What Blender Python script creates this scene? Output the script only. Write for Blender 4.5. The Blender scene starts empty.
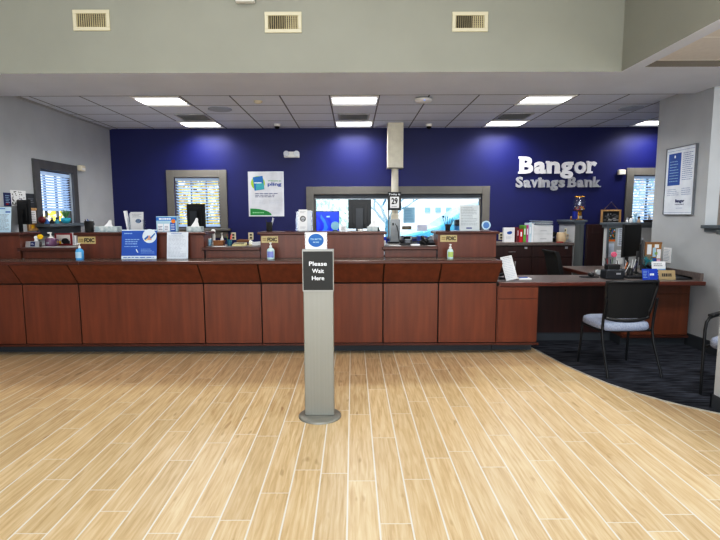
import bpy, bmesh, math, random
from mathutils import Vector, Matrix
random.seed(7)
C = bpy.context.scene.collection
PI = math.pi
R_ = math.radians
# ------------------------------------------------------------------ camera model (level room, eye at 1.55 m, pitched down 6.3 degrees)
F_, TH, RO, CX, CY, EYE = 500.0, math.atan(55/500), R_(.2), 353.0, 270.0, 1.55
_c, _s, _cr, _sr = math.cos(TH), math.sin(TH), math.cos(RO), math.sin(RO)
VR = Vector((_cr, -_sr*_s, -_sr*_c)); VU = Vector((_sr, _cr*_s, _cr*_c)); VF = Vector((0, _c, -_s))
def ray(u, v): return VR*((u-CX)/F_) - VU*((v-CY)/F_) + VF
def at(u, v, D):                      # point of the photograph on the plane y = D
    d = ray(u, v); t = D/d.y
    return Vector((d.x*t, D, EYE+d.z*t))
def onz(u, v, z):
    d = ray(u, v); t = (z-EYE)/d.z
    return Vector((d.x*t, d.y*t, z))
def onx(u, v, x):
    d = ray(u, v); t = x/d.x
    return Vector((x, d.y*t, EYE+d.z*t))

# ------------------------------------------------------------------ materials
def lin(c):
    return tuple(((x/255)/12.92 if x/255 <= .04045 else ((x/255+.055)/1.055)**2.4) for x in c)+(1,)
MATS = {}
def mat(name, col, rough=.5, metal=0, var=.06, scale=6, emit=0, stretch=(1,1,1), bump=0, spec=.5, col2=None, coat=0):
    if name in MATS: return MATS[name]
    m = bpy.data.materials.new(name); m.use_nodes = True; nt = m.node_tree; N = nt.nodes; L = nt.links
    b = N['Principled BSDF']; c = lin(col)
    b.inputs['Roughness'].default_value = rough; b.inputs['Metallic'].default_value = metal
    b.inputs['Specular IOR Level'].default_value = spec
    b.inputs['Coat Weight'].default_value = coat
    tc = N.new('ShaderNodeTexCoord'); mp = N.new('ShaderNodeMapping'); nz = N.new('ShaderNodeTexNoise'); rp = N.new('ShaderNodeValToRGB')
    mp.inputs['Scale'].default_value = stretch; nz.inputs['Scale'].default_value = scale; nz.inputs['Detail'].default_value = 4
    lo = tuple(x*(1-var*2) for x in c[:3])+(1,) if col2 is None else lin(col2); hi = tuple(min(1, x*(1+var*2)) for x in c[:3])+(1,) if col2 is None else c
    rp.color_ramp.elements[0].position = .3; rp.color_ramp.elements[1].position = .7
    rp.color_ramp.elements[0].color = lo; rp.color_ramp.elements[1].color = hi
    L.new(tc.outputs['Object'], mp.inputs[0]); L.new(mp.outputs[0], nz.inputs['Vector']); L.new(nz.outputs[0], rp.inputs[0])
    L.new(rp.outputs[0], b.inputs['Base Color'])
    if emit:
        L.new(rp.outputs[0], b.inputs['Emission Color']); b.inputs['Emission Strength'].default_value = emit
    if bump:
        bp = N.new('ShaderNodeBump'); bp.inputs['Strength'].default_value = bump; L.new(nz.outputs[0], bp.inputs['Height']); L.new(bp.outputs[0], b.inputs['Normal'])
    MATS[name] = m; return m

def glass_mat(name, tint=(1, 1, 1), fac=.1):
    m = bpy.data.materials.new(name); m.use_nodes = True; nt = m.node_tree; N = nt.nodes; L = nt.links
    N.remove(N['Principled BSDF']); o = N['Material Output']
    t = N.new('ShaderNodeBsdfTransparent'); g = N.new('ShaderNodeBsdfGlossy'); x = N.new('ShaderNodeMixShader')
    nz = N.new('ShaderNodeTexNoise'); nz.inputs['Scale'].default_value = 2; rp = N.new('ShaderNodeValToRGB')
    rp.color_ramp.elements[0].color = tuple(k*.96 for k in tint)+(1,); rp.color_ramp.elements[1].color = tuple(tint)+(1,)
    L.new(nz.outputs[0], rp.inputs[0]); L.new(rp.outputs[0], t.inputs[0]); g.inputs['Roughness'].default_value = .03
    x.inputs[0].default_value = fac; L.new(t.outputs[0], x.inputs[1]); L.new(g.outputs[0], x.inputs[2]); L.new(x.outputs[0], o.inputs[0])
    MATS[name] = m; return m

def floor_mat():
    m = bpy.data.materials.new('plank_tile'); m.use_nodes = True; nt = m.node_tree; N = nt.nodes; L = nt.links; b = N['Principled BSDF']
    def math_(op, a, bb=None):
        n = N.new('ShaderNodeMath'); n.operation = op
        for i, k in enumerate((a, bb)):
            if k is None: continue
            if isinstance(k, (int, float)): n.inputs[i].default_value = k
            else: L.new(k, n.inputs[i])
        return n.outputs[0]
    tc = N.new('ShaderNodeTexCoord'); sp = N.new('ShaderNodeSeparateXYZ'); L.new(tc.outputs['Object'], sp.inputs[0])
    u = math_('DIVIDE', math_('SUBTRACT', sp.outputs[0], .1295), .1635)
    row = math_('FLOOR', u); fu = math_('SUBTRACT', u, row)
    wn = N.new('ShaderNodeTexWhiteNoise'); wn.noise_dimensions = '1D'; L.new(row, wn.inputs['W'])
    v = math_('ADD', math_('DIVIDE', sp.outputs[1], .98), math_('MULTIPLY', wn.outputs['Value'], 1.0))
    colm = math_('FLOOR', v); fv = math_('SUBTRACT', v, colm)
    cm = N.new('ShaderNodeCombineXYZ'); L.new(row, cm.inputs[0]); L.new(colm, cm.inputs[1])
    wn2 = N.new('ShaderNodeTexWhiteNoise'); wn2.noise_dimensions = '2D'; L.new(cm.outputs[0], wn2.inputs['Vector'])
    # wood grain, shifted per plank
    vm = N.new('ShaderNodeVectorMath'); vm.operation = 'MULTIPLY_ADD'; L.new(wn2.outputs['Color'], vm.inputs[0]); vm.inputs[1].default_value = (9, 9, 9); L.new(tc.outputs['Object'], vm.inputs[2])
    mp = N.new('ShaderNodeMapping'); mp.inputs['Scale'].default_value = (34, 2.2, 1); L.new(vm.outputs[0], mp.inputs[0])
    nz = N.new('ShaderNodeTexNoise'); nz.inputs['Scale'].default_value = 1.6; nz.inputs['Detail'].default_value = 6; nz.inputs['Distortion'].default_value = .6; L.new(mp.outputs[0], nz.inputs['Vector'])
    rp = N.new('ShaderNodeValToRGB'); e = rp.color_ramp.elements
    e[0].position = .28; e[0].color = lin((192, 163, 126)); e[1].position = .72; e[1].color = lin((226, 202, 167))
    k = e.new(.5); k.color = lin((212, 185, 147)); L.new(nz.outputs[0], rp.inputs[0])
    hs = N.new('ShaderNodeHueSaturation'); L.new(rp.outputs[0], hs.inputs['Color'])
    L.new(math_('ADD', math_('MULTIPLY', wn2.outputs['Value'], .14), .93), hs.inputs['Value'])
    # knots
    mp2 = N.new('ShaderNodeMapping'); mp2.inputs['Scale'].default_value = (9, 2.5, 1); L.new(vm.outputs[0], mp2.inputs[0])
    nk = N.new('ShaderNodeTexNoise'); nk.inputs['Scale'].default_value = 2.2; nk.inputs['Detail'].default_value = 1; L.new(mp2.outputs[0], nk.inputs['Vector'])
    kn = N.new('ShaderNodeMapRange'); kn.inputs[1].default_value = .70; kn.inputs[2].default_value = .80; kn.inputs[3].default_value = 0; kn.inputs[4].default_value = .45; L.new(nk.outputs[0], kn.inputs[0])
    mk = N.new('ShaderNodeMixRGB'); L.new(kn.outputs[0], mk.inputs[0]); L.new(hs.outputs[0], mk.inputs[1]); mk.inputs[2].default_value = lin((140, 108, 76))
    # grout
    du = math_('MINIMUM', fu, math_('SUBTRACT', 1, fu)); dv = math_('MINIMUM', fv, math_('SUBTRACT', 1, fv))
    gu = math_('LESS_THAN', du, .026); gv = math_('LESS_THAN', dv, .003)
    g = math_('MAXIMUM', gu, math_('MULTIPLY', gv, .75))
    mx = N.new('ShaderNodeMixRGB'); L.new(g, mx.inputs[0]); L.new(mk.outputs[0], mx.inputs[1]); mx.inputs[2].default_value = lin((232, 226, 216))
    L.new(mx.outputs[0], b.inputs['Base Color']); b.inputs['Roughness'].default_value = .38; b.inputs['Specular IOR Level'].default_value = .45
    bp = N.new('ShaderNodeBump'); bp.inputs['Strength'].default_value = .15; bp.inputs['Distance'].default_value = .003; L.new(math_('SUBTRACT', 1, g), bp.inputs['Height']); L.new(bp.outputs[0], b.inputs['Normal'])
    return m

def tile_mat(name, base, line, ox, oy, sx=.61, sy=.547):
    m = bpy.data.materials.new(name); m.use_nodes = True; nt = m.node_tree; N = nt.nodes; L = nt.links; b = N['Principled BSDF']
    tc = N.new('ShaderNodeTexCoord'); mp = N.new('ShaderNodeMapping'); mp.inputs['Location'].default_value = (ox, oy, 0); L.new(tc.outputs['Object'], mp.inputs[0])
    br = N.new('ShaderNodeTexBrick'); br.offset = 0; br.inputs['Scale'].default_value = 1; br.inputs['Brick Width'].default_value = sx; br.inputs['Row Height'].default_value = sy
    br.inputs['Mortar Size'].default_value = .010; br.inputs['Mortar Smooth'].default_value = .1; br.inputs['Bias'].default_value = 0
    br.inputs['Color1'].default_value = lin(base); br.inputs['Color2'].default_value = lin(tuple(x*.985 for x in base)); br.inputs['Mortar'].default_value = lin(line)
    L.new(mp.outputs[0], br.inputs['Vector'])
    nz = N.new('ShaderNodeTexNoise'); nz.inputs['Scale'].default_value = 90; nz.inputs['Detail'].default_value = 3
    mx = N.new('ShaderNodeMixRGB'); mx.blend_type = 'MULTIPLY'; mx.inputs[0].default_value = .12; L.new(br.outputs[0], mx.inputs[1]); L.new(nz.outputs[0], mx.inputs[2])
    L.new(mx.outputs[0], b.inputs['Base Color']); b.inputs['Roughness'].default_value = .9
    return m

def carpet_mat():
    m = bpy.data.materials.new('carpet_tile'); m.use_nodes = True; nt = m.node_tree; N = nt.nodes; L = nt.links; b = N['Principled BSDF']
    tc = N.new('ShaderNodeTexCoord'); mp = N.new('ShaderNodeMapping'); mp.inputs['Rotation'].default_value = (0, 0, .12); mp.inputs['Scale'].default_value = (3.5, 24, 1); L.new(tc.outputs['Object'], mp.inputs[0])
    nz = N.new('ShaderNodeTexNoise'); nz.inputs['Scale'].default_value = 1.3; nz.inputs['Detail'].default_value = 5; L.new(mp.outputs[0], nz.inputs['Vector'])
    n2 = N.new('ShaderNodeTexNoise'); n2.inputs['Scale'].default_value = 180; L.new(tc.outputs['Object'], n2.inputs['Vector'])
    rp = N.new('ShaderNodeValToRGB'); e = rp.color_ramp.elements; e[0].position = .35; e[0].color = lin((30, 33, 42)); e[1].position = .68; e[1].color = lin((90, 94, 106))
    L.new(nz.outputs[0], rp.inputs[0]); mx = N.new('ShaderNodeMixRGB'); mx.blend_type = 'MULTIPLY'; mx.inputs[0].default_value = .5; L.new(rp.outputs[0], mx.inputs[1]); L.new(n2.outputs[0], mx.inputs[2])
    L.new(mx.outputs[0], b.inputs['Base Color']); b.inputs['Roughness'].default_value = .95; b.inputs['Specular IOR Level'].default_value = .1
    return m

# ------------------------------------------------------------------ mesh builder
TXT = {}
def text_mesh(s, offset=0.0, extrude=.0, space=1.0):
    key = (s, offset, extrude, space)
    if key not in TXT:
        cu = bpy.data.curves.new('lettering', 'FONT'); cu.body = s; cu.offset = offset; cu.extrude = extrude; cu.space_character = space
        cu.resolution_u = 3
        ob = bpy.data.objects.new('lettering', cu); C.objects.link(ob)
        bpy.context.view_layer.update()
        me = bpy.data.meshes.new_from_object(ob.evaluated_get(bpy.context.evaluated_depsgraph_get()))
        TXT[key] = ([v.co.copy() for v in me.vertices], [tuple(p.vertices) for p in me.polygons])
        bpy.data.objects.remove(ob); bpy.data.curves.remove(cu); bpy.data.meshes.remove(me)
    return TXT[key]

class MB:
    def __init__(s): s.v = []; s.f = []; s.m = []; s.sm = []; s.X = Matrix.Identity(4)
    def to(s, loc=(0,0,0), rx=0, ry=0, rz=0):
        s.X = Matrix.Translation(loc) @ Matrix.Rotation(rz, 4, 'Z') @ Matrix.Rotation(ry, 4, 'Y') @ Matrix.Rotation(rx, 4, 'X'); return s
    def add(s, vs, fs, mat=0, smooth=False):
        n = len(s.v); s.v += [s.X @ Vector(p) for p in vs]
        for f in fs: s.f.append(tuple(i+n for i in f)); s.m.append(mat); s.sm.append(smooth)
        return s
    def box(s, x0, x1, y0, y1, z0, z1, mat=0):
        vs = [(x, y, z) for x in (x0, x1) for y in (y0, y1) for z in (z0, z1)]
        return s.add(vs, [(0,1,3,2),(4,6,7,5),(0,4,5,1),(2,3,7,6),(0,2,6,4),(1,5,7,3)], mat)
    def prism(s, pts, a0, a1, axis='y', mat=0):     # 2D polygon swept along an axis
        f = {'x': lambda p, a: (a, p[0], p[1]), 'y': lambda p, a: (p[0], a, p[1]), 'z': lambda p, a: (p[0], p[1], a)}[axis]
        n = len(pts); vs = [f(p, a0) for p in pts]+[f(p, a1) for p in pts]
        return s.add(vs, [tuple(range(n))[::-1], tuple(range(n, 2*n))]+[(i, (i+1) % n, n+(i+1) % n, n+i) for i in range(n)], mat)
    def lathe(s, prof, c=(0,0,0), n=16, mat=0, smooth=True, cap=True):
        vs = []; k = len(prof)
        for r, z in prof:
            for i in range(n): a = 2*PI*i/n; vs.append((c[0]+r*math.cos(a), c[1]+r*math.sin(a), c[2]+z))
        fs = [(j*n+i, j*n+(i+1) % n, (j+1)*n+(i+1) % n, (j+1)*n+i) for j in range(k-1) for i in range(n)]
        s.add(vs, fs, mat, smooth)
        if cap:
            s.add(vs[:n], [tuple(range(n))[::-1]], mat); s.add(vs[-n:], [tuple(range(n))], mat)
        return s
    def tube(s, pts, r, n=8, mat=0, r2=None):
        pts = [Vector(p) for p in pts]; vs = []; k = len(pts)
        for j, p in enumerate(pts):
            d = (pts[min(j+1, k-1)]-pts[max(j-1, 0)]).normalized()
            a = d.cross(Vector((0, 0, 1)) if abs(d.z) < .9 else Vector((0, 1, 0))).normalized(); b = d.cross(a)
            rr = r if r2 is None else r+(r2-r)*j/(k-1)
            for i in range(n): t = 2*PI*i/n; vs.append(p+a*rr*math.cos(t)+b*rr*math.sin(t))
        fs = [(j*n+i, j*n+(i+1) % n, (j+1)*n+(i+1) % n, (j+1)*n+i) for j in range(k-1) for i in range(n)]
        s.add(vs, fs, mat, True); s.add(vs[:n], [tuple(range(n))[::-1]], mat); s.add(vs[-n:], [tuple(range(n))], mat); return s
    def ball(s, c, r, n=10, m=6, sq=(1,1,1), mat=0):
        prof = [(max(r*math.sin(PI*j/m), .0004), -r*math.cos(PI*j/m)) for j in range(m+1)]
        vs = []
        for rr, z in prof:
            for i in range(n): a = 2*PI*i/n; vs.append((c[0]+rr*math.cos(a)*sq[0], c[1]+rr*math.sin(a)*sq[1], c[2]+z*sq[2]))
        return s.add(vs, [(j*n+i, j*n+(i+1) % n, (j+1)*n+(i+1) % n, (j+1)*n+i) for j in range(m) for i in range(n)], mat, True)
    def disc(s, c, r, mat=0, n=24, d='-y', sq=1.0):     # flat disc facing -y
        vs = [(c[0]+r*math.cos(2*PI*i/n), c[1], c[2]+r*sq*math.sin(2*PI*i/n)) for i in range(n)]
        return s.add(vs, [tuple(range(n))], mat)
    def quad(s, x0, x1, z0, z1, y, mat=0): return s.add([(x0,y,z0),(x1,y,z0),(x1,y,z1),(x0,y,z1)], [(0,1,2,3)], mat)
    def text(s, t, x0, x1, z0, z1, y, mat=0, offset=0, extrude=0, space=1.0):   # letters fitted to a box, facing -y
        vs, fs = text_mesh(t, offset, extrude, space)
        a = min(v.x for v in vs); b = max(v.x for v in vs); c = min(v.y for v in vs); d = max(v.y for v in vs)
        return s.add([(x0+(v.x-a)/(b-a)*(x1-x0), y-v.z, z0+(v.y-c)/(d-c)*(z1-z0)) for v in vs], fs, mat)
    def lines(s, x0, x1, z0, z1, n, y, mat=0, seed=1, fill=.38):   # rows of small print
        rnd = random.Random(seed); h = (z1-z0)/n
        for i in range(n):
            z = z1-(i+.5)*h; x = x0; e = x1-(x1-x0)*(rnd.random()*.35 if rnd.random() < .5 else .04)
            while x < e-.002:
                w = (x1-x0)*(.07+.12*rnd.random()); s.quad(x, min(x+w, e), z-h*fill/2, z+h*fill/2, y, mat); x += w+(x1-x0)*.03
        return s
    def build(s, name, mats, parent=None, loc=(0,0,0), rz=0, bevel=0, **tags):
        me = bpy.data.meshes.new(name); me.from_pydata([tuple(v) for v in s.v], [], s.f)
        for m in (mats if isinstance(mats, (list, tuple)) else [mats]): me.materials.append(m)
        me.polygons.foreach_set('material_index', s.m); me.polygons.foreach_set('use_smooth', s.sm)
        me.validate(); me.update()
        bm = bmesh.new(); bm.from_mesh(me); bmesh.ops.recalc_face_normals(bm, faces=bm.faces[:]) if not tags.pop('raw', False) else None; bm.to_mesh(me); bm.free()
        o = bpy.data.objects.new(name, me); C.objects.link(o); o.location = loc; o.rotation_euler.z = rz
        if parent: o.parent = parent
        if bevel:
            b = o.modifiers.new('bevel', 'BEVEL'); b.width = bevel; b.segments = 2; b.limit_method = 'ANGLE'
        for k, v in tags.items(): o[k] = v
        return o
def thing(name, label, cat, loc=(0,0,0), rz=0, group=None):
    o = bpy.data.objects.new(name, None); C.objects.link(o); o.location = loc; o.rotation_euler.z = rz; o.empty_display_size = .05
    o['label'] = label; o['category'] = cat
    if group: o['group'] = group
    return o
def copy_tree(o, parent=None):
    c = o.copy(); C.objects.link(c)
    if parent: c.parent = parent
    for ch in list(o.children): copy_tree(ch, c)
    return c
def again(o, loc, label, rz=None):
    c = copy_tree(o); c.location = loc; c['label'] = label
    if rz is not None: c.rotation_euler.z = rz
    return c
def struct(mb, name, m, parent=None, **k):
    o = mb.build(name, m, parent, **k)
    if not parent: o['kind'] = 'structure'
    return o
def sroot(name, loc=(0,0,0), rz=0):
    o = bpy.data.objects.new(name, None); C.objects.link(o); o.location = loc; o.rotation_euler.z = rz; o['kind'] = 'structure'; return o
# ------------------------------------------------------------------ palette
blue = mat('blue_paint', (16, 24, 94), .5, var=.02, scale=3)
greyw = mat('grey_paint', (182, 186, 190), .7, var=.02, scale=3)
bulk = mat('bulkhead_paint', (148, 150, 143), .75, var=.015, scale=2)
under = mat('soffit_paint', (214, 220, 232), .8, var=.015, scale=2)
trim = mat('grey_trim', (112, 110, 106), .5, var=.03)
capm = mat('blue_grey_trim', (98, 107, 114), .5, var=.03)
basem = mat('dark_vinyl_base', (58, 64, 71), .5, var=.05)
cherry = mat('cherry_veneer', (122, 66, 41), .36, scale=2.0, stretch=(9, 9, .7), col2=(102, 53, 33), spec=.5)
cherry2 = mat('cherry_veneer_upper', (114, 62, 43), .34, scale=2.0, stretch=(9, 9, .7), col2=(94, 50, 36), spec=.5)
edge = mat('cherry_edge', (92, 46, 33), .28, scale=3, stretch=(1, 14, 14), col2=(66, 32, 24))
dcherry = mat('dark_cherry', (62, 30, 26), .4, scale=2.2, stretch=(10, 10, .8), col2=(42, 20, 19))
gap_ = mat('shadow_gap', (22, 13, 11), .8)
lam = mat('grey_laminate', (122, 112, 108), .32, scale=40, col2=(98, 90, 88))
ledgel = mat('ledge_laminate', (120, 108, 100), .25, scale=40, col2=(92, 82, 76))
black = mat('black_plastic', (24, 25, 28), .4, var=.1)
blackm = mat('black_metal', (27, 29, 33), .35, metal=.3, var=.08)
screen = mat('dark_screen', (10, 11, 13), .45, var=.05, spec=.15)
white = mat('white_paper', (236, 238, 240), .6, var=.01)
whitep = mat('white_plastic', (226, 226, 224), .35, var=.02)
printg = mat('grey_print', (138, 142, 150), .7, var=.05)
printb = mat('blue_print', (52, 92, 168), .6, var=.05)
printw = mat('white_print', (240, 244, 250), .6, var=.01)
pblue = mat('poster_blue', (44, 92, 178), .5, var=.03)
navy = mat('navy_print', (30, 42, 96), .5, var=.05)
steel = mat('brushed_steel', (146, 146, 140), .4, metal=.35, scale=2, stretch=(50, 50, .4), col2=(142, 142, 136))
silver = mat('silver_metal', (198, 200, 204), .3, metal=.7, var=.04)
gold = mat('brass_plate', (198, 182, 136), .35, scale=4, col2=(172, 154, 108))
brass = mat('polished_brass', (196, 152, 70), .25, metal=.8, var=.1)
beige = mat('beige_plastic', (214, 208, 190), .5, var=.02)
cream = mat('cream_metal', (206, 200, 176), .5, var=.02)
creamdk = mat('vent_shadow', (60, 56, 46), .8)
cork = mat('cork', (186, 142, 92), .8, scale=60, col2=(150, 108, 66))
oak = mat('light_wood', (222, 188, 138), .5, scale=3, stretch=(12, 1, 1), col2=(172, 132, 84))
lens = mat('light_lens', (255, 253, 248), .5, var=0, emit=6)
lens2 = mat('light_lens_side', (225, 226, 226), .5, var=0, emit=.55)
yellow = mat('yellow_petals', (240, 196, 28), .6, var=.1)
red = mat('red_cloth', (166, 34, 40), .5, var=.1)
green = mat('green_print', (42, 142, 74), .5, var=.06)
lime = mat('lime_print', (160, 196, 56), .5, var=.06)
teal = mat('teal_plastic', (52, 160, 172), .35, var=.08)
pink = mat('pink_petals', (222, 112, 140), .6, var=.1)
magenta = mat('magenta_card', (196, 84, 150), .5, var=.05)
purple = mat('mauve_glaze', (116, 84, 112), .35, var=.06)
brown = mat('brown_leather', (128, 84, 48), .5, var=.12)
orange = mat('orange_print', (226, 130, 44), .6, var=.1)
ltblue = mat('light_blue_print', (176, 208, 226), .6, var=.05)
glass = glass_mat('window_glass', (.97, .99, 1), .05)
acry = glass_mat('clear_acrylic', (.93, .96, .98), .12)
gel = mat('blue_gel', (96, 168, 222), .15, var=.05, emit=.05)
gelw = mat('clear_gel', (196, 222, 226), .15, var=.05, emit=.05)
fabric = mat('grey_blue_fabric', (160, 168, 186), .85, scale=120, col2=(126, 134, 154))
meshb = mat('black_mesh', (14, 15, 17), .7, scale=200, var=.2)
tissuem = mat('tissue', (244, 244, 246), .8, var=.01)
tboxm = mat('tissue_box_pattern', (206, 214, 214), .6, scale=28, col2=(150, 168, 176))

# ------------------------------------------------------------------ the room
XL, YB, ZC, XR = -4.08, 8.6, 3.0, 3.96
fl = MB().box(-4.3, 7.5, -4.2, 9.0, -.12, 0); struct(fl, 'floor', floor_mat())
cp = [(2.09, 5.75), (2.105, 5.62), (2.14, 5.35), (2.19, 5.0), (2.263, 4.707), (2.35, 4.43), (2.464, 4.204), (2.58, 4.03), (2.694, 3.896), (2.80, 3.79), (2.87, 3.735), (4.2, 3.0), (6.4, 3.0), (6.4, 8.58), (2.09, 8.58)]
struct(MB().prism(cp, .0005, .007, 'z'), 'floor_carpet', carpet_mat())
rim = MB()
for a, b in zip(cp[1:10], cp[2:11]): rim.tube([(a[0]-.008, a[1], .003), (b[0]-.008, b[1], .003)], .008, 6)
struct(rim, 'trim_1', mat('carpet_reducer', (176, 172, 164), .4, var=.04))

def wall_holes(name, m, lo, hi, z0, z1, t0, t1, holes, axis):   # wall running along axis with rectangular holes (a0,a1,z0,z1)
    mb = MB(); b = (lambda a0, a1, c0, c1: mb.box(a0, a1, t0, t1, c0, c1)) if axis == 'x' else (lambda a0, a1, c0, c1: mb.box(t0, t1, a0, a1, c0, c1))
    x = lo
    for a0, a1, c0, c1 in sorted(holes):
        b(x, a0, z0, z1); b(a0, a1, z0, c0); b(a0, a1, c1, z1); x = a1
    b(x, hi, z0, z1)
    return struct(mb, name, m)
W2 = (-3.03, -2.26, 1.33, 2.19); W3 = (-.66, 2.20, 1.14, 1.90); W4 = (4.76, 5.6, 1.30, 2.20); W1 = (6.585, 7.35, 1.45, 2.16)
wall_holes('wall_back', blue, XL-.15, 6.6, 0, 3.1, YB, YB+.16, [W2, W3, W4], 'x')
wall_holes('wall_left', greyw, -4.2, YB, 0, 4.7, XL-.16, XL, [W1], 'y')
struct(MB().box(XR, 4.10, 5.65, 6.64, 0, 3.0).box(XR, 4.10, 5.605, 5.65, 0, 1.35), 'wall_right', greyw)
struct(MB().box(6.5, 6.6, 3, YB, 0, 3.1), 'wall_far_right', greyw)
struct(MB().box(4.10, 6.5, 6.58, 6.64, 0, 3.0), 'wall_side_office', mat('taupe_paint', (170, 160, 152), .7, var=.02))

def half_wall(name, x0, x1, y0, y1, h, ov=.045):
    r = sroot(name, (0, 0, 0))
    MB().box(x0, x1, y0, y1, 0, h-.035).build('panel', greyw, r)
    MB().box(x0-ov, x1+ov, y0-ov, y1+ov, h-.035, h).box(x0-ov*.45, x1+ov*.45, y0-ov*.45, y1+ov*.45, h-.075, h-.035).build('cap', capm, r, bevel=.004)
    return r
half_wall('wall_partition_right', XR, 4.10, -1.0, 5.605, 1.425)
half_wall('wall_partition_front', 2.87, 2.99, 1.0, 3.85, 1.425)
kw = half_wall('wall_partition_back', 3.665, 5.2, 7.2, 7.32, 1.43)
MB().box(3.645, 3.672, 7.17, 7.195, .0, 1.36).build('post', capm, kw, bevel=.003)
k2 = half_wall('wall_partition_side', 3.535, 3.66, 7.97, 8.595, 1.46)
MB().box(3.53, 3.665, 7.945, 7.97, 0, 1.385).build('post', mat('grey_end_panel', (104, 108, 108), .5, scale=2, stretch=(14, 14, .8), col2=(84, 88, 88)), k2)

# ceilings, bulkhead
struct(MB().box(XL, 6.6, 5.97, YB, ZC, ZC+.06), 'ceiling', tile_mat('ceiling_tile', (226, 233, 246), (112, 117, 128), .89, -6.83+.547*2))
bh = MB().prism([(5.05, 2.93), (5.97, 2.93), (5.97, 3.06), (5.17, 3.06), (5.17, 4.7), (5.05, 4.7)], XL, 2.62, 'x')
bh.prism([(4.9, 2.93), (5.97, 2.93), (5.97, 3.06), (4.9, 3.06)], 2.62, 6.6, 'x')
bh.m = []
for f in bh.f:
    zs = [bh.v[i].z for i in f]; bh.m.append(1 if max(zs) < 2.94 else 2 if max(bh.v[i].y for i in f) < 4.91 else 0)
struct(bh, 'wall_bulkhead', [bulk, under, mat('beam_face', (112, 108, 102), .8, var=.02)])
br = MB().box(2.62, 2.76, -4.2, 4.9, 2.93, 4.7).box(2.62, 2.76, 4.9, 5.17, 3.06, 4.7)
br.m = [1 if max(br.v[i].z for i in f) < 3 else 0 for f in br.f]
struct(br, 'wall_bulkhead_right', [bulk, under])
struct(MB().box(2.76, 6.6, -1.0, 4.9, 2.985, 3.05), 'ceiling_side', tile_mat('side_ceiling_tile', (226, 224, 222), (244, 244, 242), -2.2, -.0, .61, .61))
struct(MB().box(XL-.15, 2.7, -4.2, 5.1, 4.7, 4.8), 'ceiling_lobby', mat('lobby_ceiling', (196, 196, 192), .8))
# wall angle along the left wall under the tiles
struct(MB().box(XL, XL+.03, 5.97, YB, 2.985, 3.0), 'trim_2', mat('wall_angle', (170, 172, 176), .6))
# baseboards
struct(MB().box(XR-.014, XR, 3.9, 6.64, .007, .15), 'baseboard_right', basem)
struct(MB().box(2.856, 2.87, 1.0, 3.864, 0, .12).box(2.856, 3.004, 3.85, 3.864, .007, .12), 'baseboard_front', basem)
struct(MB().box(XL, XL+.014, -4.0, 5.6, 0, .12), 'baseboard_left', basem)

# windows: frame, pane, sill
def window_back(n, h, fw, sill=True, bars=(), over=.05):
    x0, x1, z0, z1 = h; r = sroot('window_%d' % n)
    f = MB()
    f.box(x0-fw, x0, YB-.03, YB, z0-fw*.5, z1+fw).box(x1, x1+fw, YB-.03, YB, z0-fw*.5, z1+fw).box(x0, x1, YB-.03, YB, z1, z1+fw)
    f.box(x0-.002, x0+.03, YB+.03, YB+.12, z0, z1).box(x1-.03, x1+.002, YB+.03, YB+.12, z0, z1).box(x0, x1, YB+.03, YB+.12, z1-.03, z1).box(x0, x1, YB+.03, YB+.12, z0, z0+.03)
    for b in bars: f.box(b-.012, b+.012, YB+.07, YB+.10, z0, z1)
    f.build('window_frame', trim, r, bevel=.003)
    MB().box(x0+.03, x1-.03, YB+.075, YB+.082, z0+.03, z1-.03).build('pane', glass, r)
    if sill: MB().box(x0-fw-over, x1+fw+over, YB-.1, YB-.0, z0-.035, z0).box(x0-fw, x1+fw, YB-.03, YB, z0-.16, z0-.035).build('sill', trim, r, bevel=.003)
    return r
window_back(2, W2, .125, bars=(-2.77, -2.51))
window_back(3, W3, .13, sill=False, bars=(.62,))
window_back(4, W4, .125, bars=(5.05, 5.32))
r = sroot('window_1'); y0, y1, z0, z1 = W1; fw = .12
f = MB().box(XL, XL+.03, y0-fw, y0, z0-.06, z1+fw).box(XL, XL+.03, y1, y1+fw, z0-.06, z1+fw).box(XL, XL+.03, y0, y1, z1, z1+fw)
f.box(XL-.12, XL-.03, y0, y0+.03, z0, z1).box(XL-.12, XL-.03, y1-.03, y1, z0, z1).box(XL-.12, XL-.03, y0, y1, z1-.03, z1).box(XL-.12, XL-.03, y0, y1, z0, z0+.03)
for b in (6.84, 7.1): f.box(XL-.1, XL-.07, b-.012, b+.012, z0, z1)
f.build('window_frame', mat('dark_grey_trim', (88, 88, 90), .5), r, bevel=.003)
MB().box(XL-.082, XL-.075, y0+.03, y1-.03, z0+.03, z1-.03).build('pane', glass, r)
MB().box(XL, XL+.20, y0-fw-.03, y1+fw+.08, z0-.04, z0).box(XL, XL+.03, y0-fw, y1+fw, z0-.16, z0-.04).build('sill', capm, r, bevel=.003)

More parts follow.
